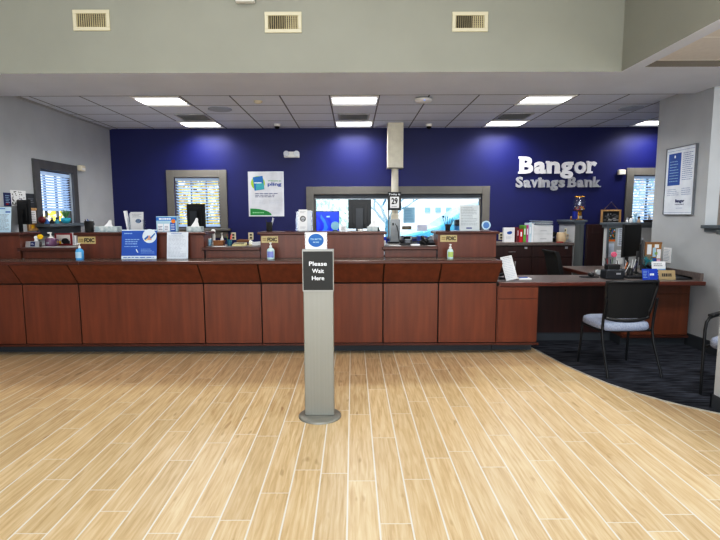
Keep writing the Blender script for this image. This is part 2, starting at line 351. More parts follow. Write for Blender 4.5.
# blinds
slatm = mat('blind_slat_glow', (222, 232, 246), .5, var=.02, emit=.45)  # emission stands in for daylight glowing through the slats
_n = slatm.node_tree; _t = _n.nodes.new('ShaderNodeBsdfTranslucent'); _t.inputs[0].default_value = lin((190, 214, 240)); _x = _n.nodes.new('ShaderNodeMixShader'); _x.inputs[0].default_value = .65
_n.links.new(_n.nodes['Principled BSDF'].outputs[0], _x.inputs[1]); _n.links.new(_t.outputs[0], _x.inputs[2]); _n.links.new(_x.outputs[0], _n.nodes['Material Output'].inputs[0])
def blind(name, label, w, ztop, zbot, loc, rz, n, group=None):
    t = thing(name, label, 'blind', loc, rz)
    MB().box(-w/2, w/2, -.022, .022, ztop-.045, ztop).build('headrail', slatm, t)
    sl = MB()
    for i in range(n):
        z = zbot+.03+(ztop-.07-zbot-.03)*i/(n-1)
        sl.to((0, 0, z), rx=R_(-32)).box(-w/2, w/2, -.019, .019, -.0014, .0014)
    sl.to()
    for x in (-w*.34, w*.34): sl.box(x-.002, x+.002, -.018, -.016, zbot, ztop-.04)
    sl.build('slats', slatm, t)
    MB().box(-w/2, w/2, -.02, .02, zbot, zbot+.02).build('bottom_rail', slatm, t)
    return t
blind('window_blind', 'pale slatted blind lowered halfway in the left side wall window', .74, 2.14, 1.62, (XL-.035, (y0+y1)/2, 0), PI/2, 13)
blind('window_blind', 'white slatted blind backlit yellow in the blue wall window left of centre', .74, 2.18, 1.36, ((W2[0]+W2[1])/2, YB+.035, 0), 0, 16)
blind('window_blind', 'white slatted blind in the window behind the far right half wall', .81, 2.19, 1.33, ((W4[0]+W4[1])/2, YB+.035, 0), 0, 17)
t = thing('roller_shade', 'dark rolled up shade along the top of the wide teller window', 'window shade', ((W3[0]+W3[1])/2, YB+.035, 0))
MB().to((0, 0, 1.868), ry=PI/2).lathe([(.028, -1.40), (.028, 1.40)], n=12).build('roller', mat('shade_grey', (92, 98, 104), .6), t)
MB().box(-1.42, 1.42, -.02, -.012, 1.815, 1.84).build('hem_bar', mat('shade_hem', (168, 176, 184), .5), t)

# ------------------------------------------------------------------ ceiling fittings
def troffer(label, x0, y0, g='ceiling troffer lights'):
    t = thing('ceiling_light', label, 'ceiling light', (x0, y0, ZC), 0, g); w, d = .60, .54
    MB().box(0, w, 0, .02, -.012, 0).box(0, w, d-.02, d, -.012, 0).box(0, .02, .02, d-.02, -.012, 0).box(w-.02, w, .02, d-.02, -.012, 0).build('frame', whitep, t)
    MB().box(.03, w-.03, .12, .40, -.010, -.004).build('diffuser', lens, t)
    for q0, q1 in ((.02, .12), (.40, d-.02)): MB().box(.02, w-.02, q0, q1, -.008, -.003).build('reflector', lens2, t)
    la = bpy.data.lights.new('troffer_lamp', 'AREA'); la.shape = 'RECTANGLE'; la.size = .5; la.size_y = .4; la.energy = TROF; la.color = (1, .97, .92); la.spread = R_(150)
    lo = bpy.data.objects.new('troffer_lamp', la); C.objects.link(lo); lo.location = (x0+w/2, y0+d/2, ZC-.03)
    return t
TROF = 18
for lab, x, y in (('left square troffer light in the front row beside the bulkhead', -2.72, 6.285), ('left square troffer light in the back row by the blue wall', -2.72, 7.925),
                  ('middle square troffer light in the front row beside the bulkhead', -.275, 6.285), ('middle square troffer light in the back row by the blue wall', -.275, 7.925),
                  ('right square troffer light in the front row above the wall lettering', 2.145, 6.285), ('right square troffer light in the back row near the wall lettering', 2.145, 7.925),
                  ('troffer light at far right, half hidden by the grey wall', 4.57, 7.925)):
    troffer(lab, x, y)
ventm = mat('vent_grey', (186, 188, 192), .5, var=.03)
for lab, x in (('louvred ceiling air vent between the two left troffer lights', -2.57), ('louvred ceiling air vent between the two middle troffer lights', -.21), ('louvred ceiling air vent between the two right troffer lights', 2.16)):
    t = thing('ceiling_vent', lab, 'air vent', (x, 7.39, ZC), 0, 'ceiling air vents')
    MB().box(0, .46, 0, .03, -.012, 0).box(0, .46, .42, .45, -.012, 0).box(0, .03, .03, .42, -.012, 0).box(.43, .46, .03, .42, -.012, 0).build('frame', ventm, t)
    MB().box(.03, .43, .03, .42, -.003, 0).build('backing', mat('vent_dark', (66, 66, 72), .8), t)
    m = MB()
    for i in range(5): m.to((.23, .07+i*.075, -.012), rx=R_(35)).box(-.2, .2, -.02, .02, -.001, .001)
    m.build('louvre', ventm, t)
spk = mat('speaker_grille', (176, 184, 198), .7, var=.03)
for lab, x, y in (('round ceiling speaker beside the left troffer lights', -1.815, 7.05), ('round ceiling speaker near the right grey wall', 3.83, 7.08)):
    t = thing('ceiling_speaker', lab, 'speaker', (x, y, ZC), 0, 'ceiling speakers')
    MB().lathe([(.16, 0), (.16, -.010), (.145, -.014)], n=28).build('rim', mat('speaker_rim', (164, 172, 186), .6), t)
    MB().lathe([(.145, -.0141), (.08, -.018), (.003, -.019)], n=28).build('grille', spk, t)
for lab, x, y in (('dark dome camera on ceiling left of the middle troffer lights', -1.207, 8.2), ('dark dome camera on ceiling right of the tall white column', 1.23, 8.25)):
    t = thing('ceiling_camera', lab, 'security camera', (x, y, ZC), 0, 'dome cameras')
    MB().lathe([(.055, 0), (.055, -.03), (.045, -.04)], n=18).build('housing', whitep, t)
    MB().ball((0, 0, -.04), .042, 14, 8).build('dome', screen, t)
t = thing('ceiling_access_point', 'white oval wireless unit on ceiling right of the middle troffer', 'access point', (.887, 6.44, ZC))
MB().lathe([(.05, 0), (.105, -.012), (.115, -.03), (.095, -.05), (.004, -.056)], n=28).build('housing', whitep, t)
MB().ball((.0, -.1, -.05), .006, 8, 5).build('status_light', mat('led_blue', (80, 130, 255), .4, emit=2), t)
t = thing('ceiling_detector', 'small cream sensor on ceiling between left and middle lights', 'detector', (-1.205, 6.58, ZC))
MB().lathe([(.055, 0), (.055, -.014), (.03, -.03), (.003, -.034)], n=20).build('housing', beige, t)
# supply grilles on the bulkhead
for lab, u0, u1, v0, v1 in (('cream supply grille at the left of the high bulkhead', 74, 109.5, 10, 31), ('cream supply grille at the middle of the high bulkhead', 265, 301.5, 12, 33), ('cream supply grille at the right of the high bulkhead', 452, 488, 12, 32)):
    a = at(u0, v1, 5.05); b = at(u1, v0, 5.05); w = b.x-a.x; h = b.z-a.z
    t = thing('supply_grille', lab, 'air vent', (a.x, 5.05, a.z), 0, 'supply grilles on the bulkhead')
    k = .034
    MB().box(0, w, -.012, 0, 0, k).box(0, w, -.012, 0, h-k, h).box(0, k, -.012, 0, k, h-k).box(w-k, w, -.012, 0, k, h-k).build('frame', cream, t, bevel=.003)
    MB().box(k, w-k, -.002, 0, k, h-k).build('backing', creamdk, t)
    m = MB()
    for i in range(14): x = k+.008+(w-2*k-.016)*i/13; m.to((x, -.006, 0), rz=R_(50 if i < 8 else -10)).box(-.006, .006, -.0008, .0008, k, h-k)
    m.to()
    for i in range(7): z = k+(h-2*k)*(i+.5)/7; m.box(w*.56, w-k, -.011, -.010, z-.0015, z+.0015)
    m.build('louvre', mat('vent_cream_blade', (176, 168, 140), .5), t)
t = thing('emergency_wall_light', 'white twin emergency light high on the bulkhead at the top edge', 'emergency light', (at(245, 1, 5.0).x, 5.045, at(245, 2, 5.0).z))
MB().box(-.09, .09, -.07, 0, 0, .12).build('housing', whitep, t, bevel=.01)
for s in (-1, 1):
    MB().to((s*.06, -.075, .15), rx=PI/2).lathe([(.02, -.03), (.05, .02), (.05, .03)], n=16).build('lamp_head', whitep, t)
t = thing('emergency_wall_light', 'white twin-lamp emergency light on the blue wall above the poster', 'emergency light', (at(292, 158, 8.6).x, YB, at(292, 158, 8.6).z))
MB().box(-.13, .13, -.07, 0, 0, .10).build('housing', whitep, t, bevel=.012)
for s in (-1, 1): MB().to((s*.085, -.075, .065), rx=PI/2).lathe([(.03, -.02), (.05, .012), (.046, .02)], n=16).build('lamp_head', mat('lamp_glass', (206, 210, 216), .2), t)
p = onx(78.5, 171, XL)
t = thing('motion_sensor', 'beige motion sensor on the left wall beside the window', 'sensor', (XL, p.y+.02, p.z))
MB().box(0, .07, -.06, .06, 0, .085).build('housing', beige, t, bevel=.012); MB().box(.07, .072, -.04, .04, .01, .045).build('sensor_lens', whitep, t)
p = at(620.5, 175, YB)
t = thing('motion_sensor', 'beige motion sensor on the blue wall beside the right window', 'sensor', (p.x, YB, p.z))
MB().box(-.06, .06, -.06, 0, 0, .085).build('housing', beige, t, bevel=.012); MB().box(-.04, .04, -.062, -.06, .01, .045).build('sensor_lens', whitep, t)
for lab, u in (('cream outlet plate on blue wall, left one of two below the poster', 233.5), ('cream outlet plate on blue wall, right one of two below the poster', 251), ('cream outlet plate on blue wall left of the white box', 501)):
    p = at(u, 238, YB)
    t = thing('outlet_plate', lab, 'outlet', (p.x, YB, p.z-.03), 0, 'outlet plates on the blue wall')
    MB().box(-.045, .045, -.008, 0, 0, .125).build('plate', cream, t, bevel=.003)
    for z in (.035, .085): MB().box(-.018, .018, -.011, -.008, z-.014, z+.014).build('socket', creamdk, t)

# ------------------------------------------------------------------ wall lettering
wl = mat('white_sign_face', (232, 232, 236), .4, var=.01); gl = mat('silver_sign_face', (176, 178, 184), .4, metal=.2, var=.03)
sgn = thing('wall_lettering', 'large raised white and silver bank name on the blue wall', 'sign', (at(559, 188, YB).x, YB, at(559, 188, YB).z))
def letters(s, x0, x1, base, cap, m, dep, off, serif, parent, th):
    # widths from the built-in face, heavier strokes, slab feet where asked
    adv = []; gapw = .035
    W = {'B': 1.0, 'a': .86, 'n': .95, 'g': .93, 'o': .88, 'r': .72, 'S': .86, 'v': .82, 'i': .42, 's': .76, 'k': .92, ' ': .3}
    tot = sum(W[c] for c in s); x = x0
    vb = text_mesh('x', off); xh = None
    for c in s:
        w = W[c]/tot*(x1-x0)
        if c != ' ':
            vs, fs = text_mesh(c, off, 0)
            a = min(v.x for v in vs); b = max(v.x for v in vs)
            c0 = min(v.y for v in vs); d0 = max(v.y for v in vs)
            capv, _ = text_mesh('B', off, 0); ch = max(v.y for v in capv); cb = min(v.y for v in capv)
            sc = cap/(ch-cb); k = gapw*w; ax0, ax1 = x+k, x+w-k
            P = [(ax0+(v.x-a)/(b-a)*(ax1-ax0), base+(v.y-cb)*sc) for v in vs]
            mb = MB(); n = len(P)
            # front face and side walls
            ed = {}
            for f in fs:
                for i in range(len(f)):
                    e = (f[i], f[(i+1) % len(f)]); ed[tuple(sorted(e))] = ed.get(tuple(sorted(e)), 0)+1
            mb.add([(px, -dep, pz) for px, pz in P]+[(px, 0, pz) for px, pz in P], [tuple(f) for f in fs]+[(e[0], e[1], e[1]+n, e[0]+n) for e, q in ed.items() if q == 1], 0)
            if serif:
                hs = cap*.13; zb = base; xt = base+cap*.735
                def S(u0, u1, z0, z1): mb.box(x+w*u0, x+w*u1, -dep-.0005, -.01, z0, z1)
                if c == 'B': S(-.05, .2, base, base+hs); S(-.05, .2, base+cap-hs, base+cap)
                if c == 'n': S(-.03, .38, base, base+hs); S(.60, 1.02, base, base+hs); S(-.04, .2, xt-hs, xt)
                if c == 'r': S(-.04, .58, base, base+hs); S(-.05, .2, xt-hs, xt)
                if c == 'a': S(.8, 1.03, base, base+hs)
                if c == 'i': S(0, 1, base, base+hs); S(-.05, .5, xt-hs, xt)
                if c == 'k': S(-.05, .42, base, base+hs); S(.68, 1.03, base, base+hs)
                if c == 'v': S(-.04, .36, xt-hs, xt); S(.66, 1.04, xt-hs, xt)
            mb.build('letter', m, parent, label=('white' if th else 'silver')+' letter '+c)
        x += w
ox, oz = sgn.location.x, sgn.location.z
def lx(u, v): p = at(u, v, YB); return p.x-ox, p.z-oz
bx0, bz0 = lx(518.5, 173.8); bx1, bz1 = lx(597, 156.5)
letters('Bangor', bx0, bx1, bz0, bz1-bz0, wl, .035, .04, True, sgn, 1)
sx0, sz0 = lx(515, 187.6); sx1, sz1 = lx(600.5, 176.6)
letters('Savings Bank', sx0, sx1, sz0, sz1-sz0, gl, .032, .042, True, sgn, 0)
# ------------------------------------------------------------------ teller counter
LED, GAPT, TOP, DT = 1.075, 1.20, 1.365, .81
seams = [XL+.005, -3.64, -3.02, -1.645, -1.01, .33, .94, 1.586]
names = ['leftmost cherry counter front section, cut off by the picture edge', 'cherry counter front section below the yellow flowers', 'wide cherry counter front section below the blue poster',
         'cherry counter front section below the brown basket', 'wide cherry counter front section behind the waiting sign', 'cherry counter front section below the calendar post', 'rightmost cherry counter front section beside the desk']
for (a, b), lab in zip(zip(seams, seams[1:]), names):
    t = thing('teller_counter_cabinet', lab, 'counter', ((a+b)/2, 5.45, 0), 0, 'cherry teller counter sections'); w = (b-a)/2; g = .006
    MB().box(-w, w, .03, .5, .11, 1.02).build('carcass', gap_, t)
    MB().box(-w+g, w-g, 0, .03, .135, .80).build('front_panel', cherry, t, bevel=.002)
    MB().prism([(-.005, .815), (.03, .815), (.03, 1.039), (-.20, 1.039)], -w+g, w-g, 'x').build('flared_panel', cherry, t)
    MB().box(-w, w, -.018, .03, .105, .132).build('moulding', edge, t, bevel=.003)
    MB().box(-w, w, .16, .5, .007 if a > 1 else 0, .11).build('toe_kick', basem, t)
for a, b, lab in ((XL+.005, -2.86, 'left cherry-edged writing ledge running along the teller counter, up to the joint'), (-2.855, 1.56, 'long cherry-edged writing ledge running along the teller counter right of the joint')):
    t = thing('counter_ledge', lab, 'countertop', ((a+b)/2, 5.2, LED), 0, 'teller counter ledges'); w = (b-a)/2
    MB().box(-w, w, .03, .40, -.035, 0).build('top', ledgel, t)
    MB().box(-w, w, 0, .03, -.035, 0).build('nosing', edge, t, bevel=.008)
blocks = [(XL+.005, -3.73, 'leftmost raised cherry teller partition holding the paper sign stand'), (-3.08, -1.67, 'raised cherry teller partition behind the blue poster'),
          (-1.035, .348, 'raised cherry teller partition in the middle, carrying the big monitor'), (.952, 1.605, 'rightmost raised cherry teller partition holding a pen cup and award')]
for a, b, lab in blocks:
    t = thing('teller_partition', lab, 'counter partition', ((a+b)/2, 5.6, LED), 0, 'raised teller partitions'); w = (b-a)/2
    MB().box(-w, w, 0, .055, 0, .26).build('front_panel', cherry2, t)
    MB().box(-w, w, .055, .30, 0, .26).build('side_panel', cherry2, t)
    l = 0 if a < XL+.1 else -.03
    MB().box(-w+l, w+.03, -.035, .36, .26, .29).build('cap', edge, t, bevel=.01)
gaps = [(-3.73, -3.08, 'low transaction counter holding the yellow flowers and mauve jar'), (-1.67, -1.035, 'low transaction counter holding the brown basket and pencil cup'), (.348, .952, 'low transaction counter holding phones beside the calendar post')]
for a, b, lab in gaps:
    t = thing('transaction_counter', lab, 'counter', ((a+b)/2, 5.62, LED), 0, 'low transaction counters'); w = (b-a)/2
    MB().box(-w+.012, w-.012, 0, .03, 0, .085).build('front_panel', cherry2, t)
    MB().box(-w-.02, w-.001, -.05, .03, .085, .12).build('nosing', edge, t, bevel=.008)
    MB().box(-w+.001, w-.001, .03, .50, .09, .125).build('top', lam, t)
t = thing('teller_worktop', 'long grey teller work surface hidden behind the raised partitions', 'countertop', (-1.2, 6.13, 0))
MB().box(-2.85, 2.75, 0, .62, 1.02, 1.06).build('top', lam, t); MB().box(-2.85, 2.75, .05, .6, 0, 1.02).build('carcass', dcherry, t)
# back counter under the drive-up window and along the blue wall
t = thing('drive_up_counter', 'grey counter under the wide teller window on the blue wall', 'countertop', (.72, 8.0, 0))
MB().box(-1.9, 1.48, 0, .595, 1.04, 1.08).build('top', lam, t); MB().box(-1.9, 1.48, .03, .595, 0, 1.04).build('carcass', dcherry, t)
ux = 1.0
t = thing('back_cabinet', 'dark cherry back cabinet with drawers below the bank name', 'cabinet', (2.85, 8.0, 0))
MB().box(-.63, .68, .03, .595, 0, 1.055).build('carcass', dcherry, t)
MB().box(-.65, .685, -.02, .595, 1.055, 1.10).build('top', lam, t, bevel=.004)
for i, (a, b) in enumerate(((-.62, .02), (.03, .67))):
    d = MB().box(a, b, .005, .03, .87, 1.04).build('drawer', dcherry, t, bevel=.002)
    MB().tube([((a+b)/2-.05, .004, .955), ((a+b)/2-.05, -.02, .955), ((a+b)/2+.05, -.02, .955), ((a+b)/2+.05, .004, .955)], .006).build('handle', silver, d)
    MB().box((a+b)/2+.2, (a+b)/2+.245, .0, .006, 1.0, 1.035).build('lock', silver, d)
    for q, (c, e) in enumerate(((a, (a+b)/2-.003), ((a+b)/2+.003, b))):
        dd = MB().box(c, e, .005, .03, .12, .86).build('door', dcherry, t, bevel=.002)
        hx = e-.05 if q == 0 else c+.05
        MB().tube([(hx, .004, .68), (hx, -.02, .68), (hx, -.02, .80), (hx, .004, .80)], .006).build('handle', silver, dd)
# half door of dark wood between the two grey half walls
a, b = at(588, 240, 7.9), at(608, 240, 7.9)
t = thing('half_door', 'dark cherry panelled half door between the grey half walls', 'door', (a.x, 7.95, 0)); w = b.x-a.x+.1
MB().box(0, w, 0, .04, .05, 1.39).build('panel', dcherry, t)
MB().box(0, .08, -.012, 0, .05, 1.39).box(w-.08, w, -.012, 0, .05, 1.39).box(.08, w-.08, -.012, 0, 1.25, 1.39).box(.08, w-.08, -.012, 0, .05, .2).build('frame', dcherry, t, bevel=.004)

# ------------------------------------------------------------------ desk
t = thing('desk', 'long grey topped cherry desk at the right end of the counter', 'desk', (0, 5.27, 0))
MB().box(1.60, 3.85, .19, .83, DT-.045, DT).build('desktop', lam, t)
MB().box(1.60, 3.87, .16, .19, DT-.045, DT).build('nosing', mat('desk_edge', (104, 52, 38), .3, scale=3, stretch=(1, 14, 14), col2=(78, 38, 28)), t, bevel=.008)
p = MB().box(1.59, 2.045, .19, .73, .11, DT-.045).build('pedestal', cherry, t)
MB().box(1.60, 2.035, .178, .19, .63, .752).build('drawer', cherry, p, bevel=.002); MB().box(1.60, 2.035, .175, .19, .14, .622).build('door', cherry, p, bevel=.002)
MB().box(1.588, 2.06, .16, .19, .105, .132).build('moulding', edge, p, bevel=.003); MB().box(1.59, 2.04, .33, .7, .007, .11).build('toe_kick', basem, p)
p = MB().box(3.16, 3.93, .50, .80, .11, DT-.045).build('pedestal', cherry, t)
MB().box(3.17, 3.92, .485, .50, .63, .752).build('drawer', cherry, p, bevel=.002); MB().box(3.17, 3.92, .485, .50, .14, .622).build('door', cherry, p, bevel=.002)
MB().box(3.15, 3.93, .47, .50, .105, .132).build('moulding', edge, p, bevel=.003); MB().box(3.165, 3.93, .54, .78, .007, .11).build('toe_kick', basem, p)
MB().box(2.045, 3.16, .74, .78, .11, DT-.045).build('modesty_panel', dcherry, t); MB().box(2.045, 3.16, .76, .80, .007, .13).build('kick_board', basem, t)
struct(MB().box(3.83, 3.865, 5.47, 6.09, DT+.001, DT+.086), 'desk_backsplash', lam)  # backsplash at the right end of the desk, built as a separate piece
t = thing('desk_return', 'grey topped desk return running back from the long desk', 'desk', (2.98, 6.1, 0))
MB().box(0, .97, .005, 1.06, DT-.045, DT).build('desktop', lam, t); MB().box(-.02, 0, .005, 1.06, DT-.045, DT).build('nosing', edge, t, bevel=.006)
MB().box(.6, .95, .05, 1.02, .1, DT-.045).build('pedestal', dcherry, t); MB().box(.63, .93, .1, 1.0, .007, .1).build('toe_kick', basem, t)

# ------------------------------------------------------------------ waiting sign
t = thing('waiting_sign', 'brushed steel floor sign reading Please Wait Here on round base', 'sign', (-.26, 3.735, 0))
MB().lathe([(.165, 0), (.165, .008), (.155, .016), (.003, .018)], n=48).build('base', steel, t)
MB().box(-.113, .113, -.035, .035, .017, .99).build('post', steel, t, bevel=.006)
m = MB().box(-.116, .116, -.04, .04, .984, 1.297).box(-.116, .116, -.044, -.04, .984, .994).box(-.116, .116, -.044, -.04, 1.283, 1.297)
m.box(-.116, -.110, -.044, -.04, .994, 1.283).box(.110, .116, -.044, -.04, .994, 1.283)
f = m.build('sign_frame', mat('sign_frame_grey', (150, 151, 148), .4, metal=.2), t)
m = MB().box(-.11, .11, -.0425, -.04, .994, 1.283, 0)
m.text('Please', -.066, .066, 1.176, 1.208, -.0435, 1, .012).text('Wait', -.044, .044, 1.122, 1.154, -.0435, 1, .012).text('Here', -.046, .046, 1.068, 1.100, -.0435, 1, .012)
m.build('sign_face', [mat('charcoal_face', (34, 35, 34), .5, var=.03), printw], t)
t = thing('card_topper', 'small white card with blue disc standing atop the waiting sign', 'sign', (-.275, 3.735, 1.297))
m = MB().box(-.078, .078, -.003, .003, 0, .125, 0).disc((0, -.0035, .066), .058, 1, sq=.86).text('YOU MATTER', -.042, .042, .068, .081, -.0042, 2, .01).text('MORE', -.022, .022, .047, .057, -.0042, 2, .01)
m.build('card', [white, mat('disc_blue', (28, 98, 170), .5), ltblue], t)
MB().box(-.082, -.078, -.006, .006, 0, .128).box(.078, .082, -.006, .006, 0, .128).build('holder', acry, t)

# ------------------------------------------------------------------ chairs
def guest_chair(name, label, loc, rz, arms=False, group=None):
    t = thing(name, label, 'chair', loc, rz, group)
    m = MB()     # padded seat: rounded slab
    n = 28; P = []
    for i in range(n):
        a = 2*PI*i/n; ca, sa = math.cos(a), math.sin(a); e = .45
        P.append((-.012+.252*math.copysign(abs(ca)**e, ca), .345+.245*math.copysign(abs(sa)**e, sa)))
    rings = [(.95, .425), (1.0, .44), (1.0, .472), (.97, .495), (.86, .509), (.5, .513), (.02, .513)]
    vs = [(-.012+(x+.012)*k, .345+(y-.345)*k, z) for k, z in rings for x, y in P]
    m.add(vs, [(j*n+i, j*n+(i+1) % n, (j+1)*n+(i+1) % n, (j+1)*n+i) for j in range(len(rings)-1) for i in range(n)], 0, True).add(vs[:n], [tuple(range(n))[::-1]])
    m.build('seat', fabric, t)
    # backrest: curved frame with a woven mesh
    fr, ms = MB(), MB(); K = 10
    def bp(s, q): return (s*(.212+.043*q)*(1 if q < 1 else .97), .135-.06*q-.035*(s*s)*-1, .545+.36*q)
    outl = [bp(-1+2*i/K, 0) for i in range(K+1)]; outl = [(x, y, z-.025*(1-(i/K*2-1)**2)) for i, (x, y, z) in enumerate(outl)]
    top = [bp(1-2*i/K, 1) for i in range(K+1)]
    sd1 = [bp(1, i/6) for i in range(1, 6)]; sd2 = [bp(-1, 1-i/6) for i in range(1, 6)]
    loop = outl+sd1+top+sd2; fr.tube(loop+loop[:2], .017, 8)
    g = [[bp(-1+2*i/K, j/8) for i in range(K+1)] for j in range(9)]
    vs = [p for r_ in g for p in r_]; w = K+1
    ms.add(vs, [(j*w+i, j*w+i+1, (j+1)*w+i+1, (j+1)*w+i) for j in range(8) for i in range(K)], 0, True)
    b = fr.build('backrest', black, t); ms.build('mesh_panel', meshb, b)
    lx0 = .262
    for s in (-1, 1):
        MB().tube([(s*.262, -.01, .0), (s*.261, .01, .06), (s*.252, .12, .30), (s*.25, .15, .43), (s*.25, .135, .58), (s*.25, .10, .745)], .0125, 10).build('leg', blackm, t)
        if arms:
            MB().tube([(s*.265, .53, .0), (s*.27, .52, .56), (s*.27, .50, .625), (s*.27, .45, .655), (s*.27, .38, .662), (s*.26, .12, .66)], .0125, 10).build('leg', blackm, t)
            MB().box(s*.27-.025, s*.27+.025, .14, .42, .662, .685).build('armrest', black, t, bevel=.008)
        else:
            MB().tube([(s*.262, .555, .0), (s*.255, .535, .2), (s*.25, .52, .425)], .0125, 10).build('leg', blackm, t)
        MB().tube([(s*.25, .15, .42), (s*.25, .52, .42)], .0125, 8).build('side_rail', blackm, t)
    MB().tube([(-.25, .16, .42), (.25, .16, .42)], .0125, 8).build('cross_rail', blackm, t)
    return t
guest_chair('guest_chair', 'black mesh-back guest chair with grey-blue seat facing the desk', (2.662, 4.60, .007), R_(3))
guest_chair('guest_chair', 'black framed armchair with grey-blue seat at the right picture edge', (3.57, 4.243, .007), R_(125), True)
# task chair behind the desk, seen edge-on
t = thing('office_chair', 'black office chair with tall curved back behind the desk', 'chair', (2.92, 6.92, .007), 0)
a = at(548, 250.5, 6.9); zt = a.z
prof = [(-.02, zt+.0), (.05, zt-.01), (.085, zt-.1), (.12, zt-.26), (.15, zt-.40), (.15, zt-.5), (.11, zt-.5), (.085, zt-.40), (.055, zt-.26), (.025, zt-.1), (.0, zt-.04), (-.02, zt-.025)]
bx = a.x-2.92+.02
MB().prism([(x+bx, z) for x, z in prof], -.22, .22, 'y').build('backrest', meshb, t, bevel=.008)
MB().box(bx+.16, bx+.62, -.24, .24, .43, .51).build('seat', black, t, bevel=.03)
MB().tube([(bx+.12, 0, .74), (bx+.13, 0, .46), (bx+.38, 0, .41)], .025).build('spine', blackm, t)
MB().tube([(bx+.38, 0, .06), (bx+.38, 0, .43)], .028).build('column', blackm, t)
for i in range(5):
    an = 2*PI*i/5+.3; c, s = math.cos(an), math.sin(an)
    l = MB().tube([(bx+.38, 0, .09), (bx+.38+.27*c, .27*s, .065)], .022, 8, r2=.016).build('leg', black, t)
    MB().to((bx+.38+.28*c, .28*s, .03), rz=an).to((bx+.38+.28*c, .28*s, .03), rx=PI/2, rz=an).lathe([(.03, -.018), (.03, .018)], n=12).build('caster', black, l)

# ------------------------------------------------------------------ beyond the windows
struct(MB().box(-40, 40, 8.9, 60, -.2, -.1), 'ground_outside', mat('pale_asphalt', (170, 176, 184), .9))
def tree(name, label, cat, loc, r, sq, cols, n, leaf, trunk=True, group=None):
    t = thing(name, label, cat, loc, 0, group); rnd = random.Random(hash(label) % 1000 if False else len(label)*7)
    m = MB(); cz = loc[2]*0
    for i in range(n):
        while True:
            q = Vector((rnd.uniform(-1, 1), rnd.uniform(-1, 1), rnd.uniform(-1, 1)))
            if q.length < 1: break
        c = Vector((q.x*r*sq[0], q.y*r*sq[0], sq[2]+q.z*r*sq[1]))
        m.to(c, rx=rnd.uniform(0, 3), ry=rnd.uniform(0, 3), rz=rnd.uniform(0, 6)); l = leaf*rnd.uniform(.6, 1.3)
        m.add([(-l, 0, 0), (0, -l*.5, 0), (l, 0, 0), (0, l*.5, 0)], [(0, 1, 2, 3)], rnd.randrange(len(cols)))
    m.build('foliage', cols, t)
    if trunk: MB().tube([(0, 0, 0), (.05, 0, sq[2]*.5), (0, .03, sq[2]+r*sq[1]*.3)], .12, 8, r2=.05).build('trunk', mat('bark', (120, 108, 98), .9, var=.15, scale=20), t)
    return t
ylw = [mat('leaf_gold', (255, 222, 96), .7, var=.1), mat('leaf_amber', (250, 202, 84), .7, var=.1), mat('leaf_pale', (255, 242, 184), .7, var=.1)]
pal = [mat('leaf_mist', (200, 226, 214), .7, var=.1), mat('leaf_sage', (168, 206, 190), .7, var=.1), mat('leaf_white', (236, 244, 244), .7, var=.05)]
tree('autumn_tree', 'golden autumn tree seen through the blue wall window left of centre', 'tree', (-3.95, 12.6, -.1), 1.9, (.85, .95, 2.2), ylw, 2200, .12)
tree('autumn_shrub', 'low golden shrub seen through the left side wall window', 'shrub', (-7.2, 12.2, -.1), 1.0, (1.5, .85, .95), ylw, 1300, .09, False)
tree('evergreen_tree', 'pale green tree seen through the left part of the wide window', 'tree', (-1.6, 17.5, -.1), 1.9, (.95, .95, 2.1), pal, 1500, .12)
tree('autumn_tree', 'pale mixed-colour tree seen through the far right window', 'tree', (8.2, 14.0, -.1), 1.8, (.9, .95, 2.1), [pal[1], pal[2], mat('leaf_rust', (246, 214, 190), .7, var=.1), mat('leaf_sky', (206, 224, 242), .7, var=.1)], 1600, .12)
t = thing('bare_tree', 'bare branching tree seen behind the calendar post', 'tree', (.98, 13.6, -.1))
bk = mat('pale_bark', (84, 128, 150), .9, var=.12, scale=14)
MB().tube([(0, 0, 0), (.02, 0, .9), (-.04, 0, 1.5)], .13, 8, r2=.09).build('trunk', bk, t)
rnd = random.Random(4); m = MB()
def limb(p, d, l, r, k):
    q = p+d*l; m.tube([p, p+d*l*.5+Vector((rnd.uniform(-.04, .04), 0, 0)), q], r, 6, r2=r*.6)
    if k:
        for s in (-1, 1):
            e = (d+Vector((s*rnd.uniform(.4, .9), rnd.uniform(-.2, .2), rnd.uniform(-.1, .3)))).normalized(); limb(q, e, l*rnd.uniform(.65, .85), r*.62, k-1)
for dx in (-.9, -.35, .3, .85): limb(Vector((-.03, 0, 1.3+abs(dx)*.1)), Vector((dx, 0, 1)).normalized(), .55, .055, 4)
m.build('branches', bk, t)
# pale building with a row of small windows, and a light blue car
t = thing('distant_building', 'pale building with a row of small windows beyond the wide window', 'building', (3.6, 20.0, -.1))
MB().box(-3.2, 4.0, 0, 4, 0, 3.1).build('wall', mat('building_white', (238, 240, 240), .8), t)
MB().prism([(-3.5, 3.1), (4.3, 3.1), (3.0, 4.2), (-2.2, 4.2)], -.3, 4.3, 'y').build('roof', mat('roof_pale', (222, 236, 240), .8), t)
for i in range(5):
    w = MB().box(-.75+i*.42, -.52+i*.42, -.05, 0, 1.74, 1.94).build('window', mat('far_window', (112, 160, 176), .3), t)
t = thing('parked_car', 'light blue car parked outside the right part of the wide window', 'car', (2.75, 10.6, -.1))
cb = mat('car_blue', (96, 186, 224), .25, var=.04, coat=.5)
side = [(-1.75, .35), (-1.85, .85), (-1.7, 1.2), (-.95, 1.4), (-.3, 1.82), (.2, 1.95), (1.9, 1.95), (2.3, 1.4), (2.4, 1.1), (2.4, .38)]
MB().prism(side, 0, 1.7, 'y').build('body', cb, t, bevel=.05)
cg = mat('car_glass', (150, 208, 228), .08, var=.04)
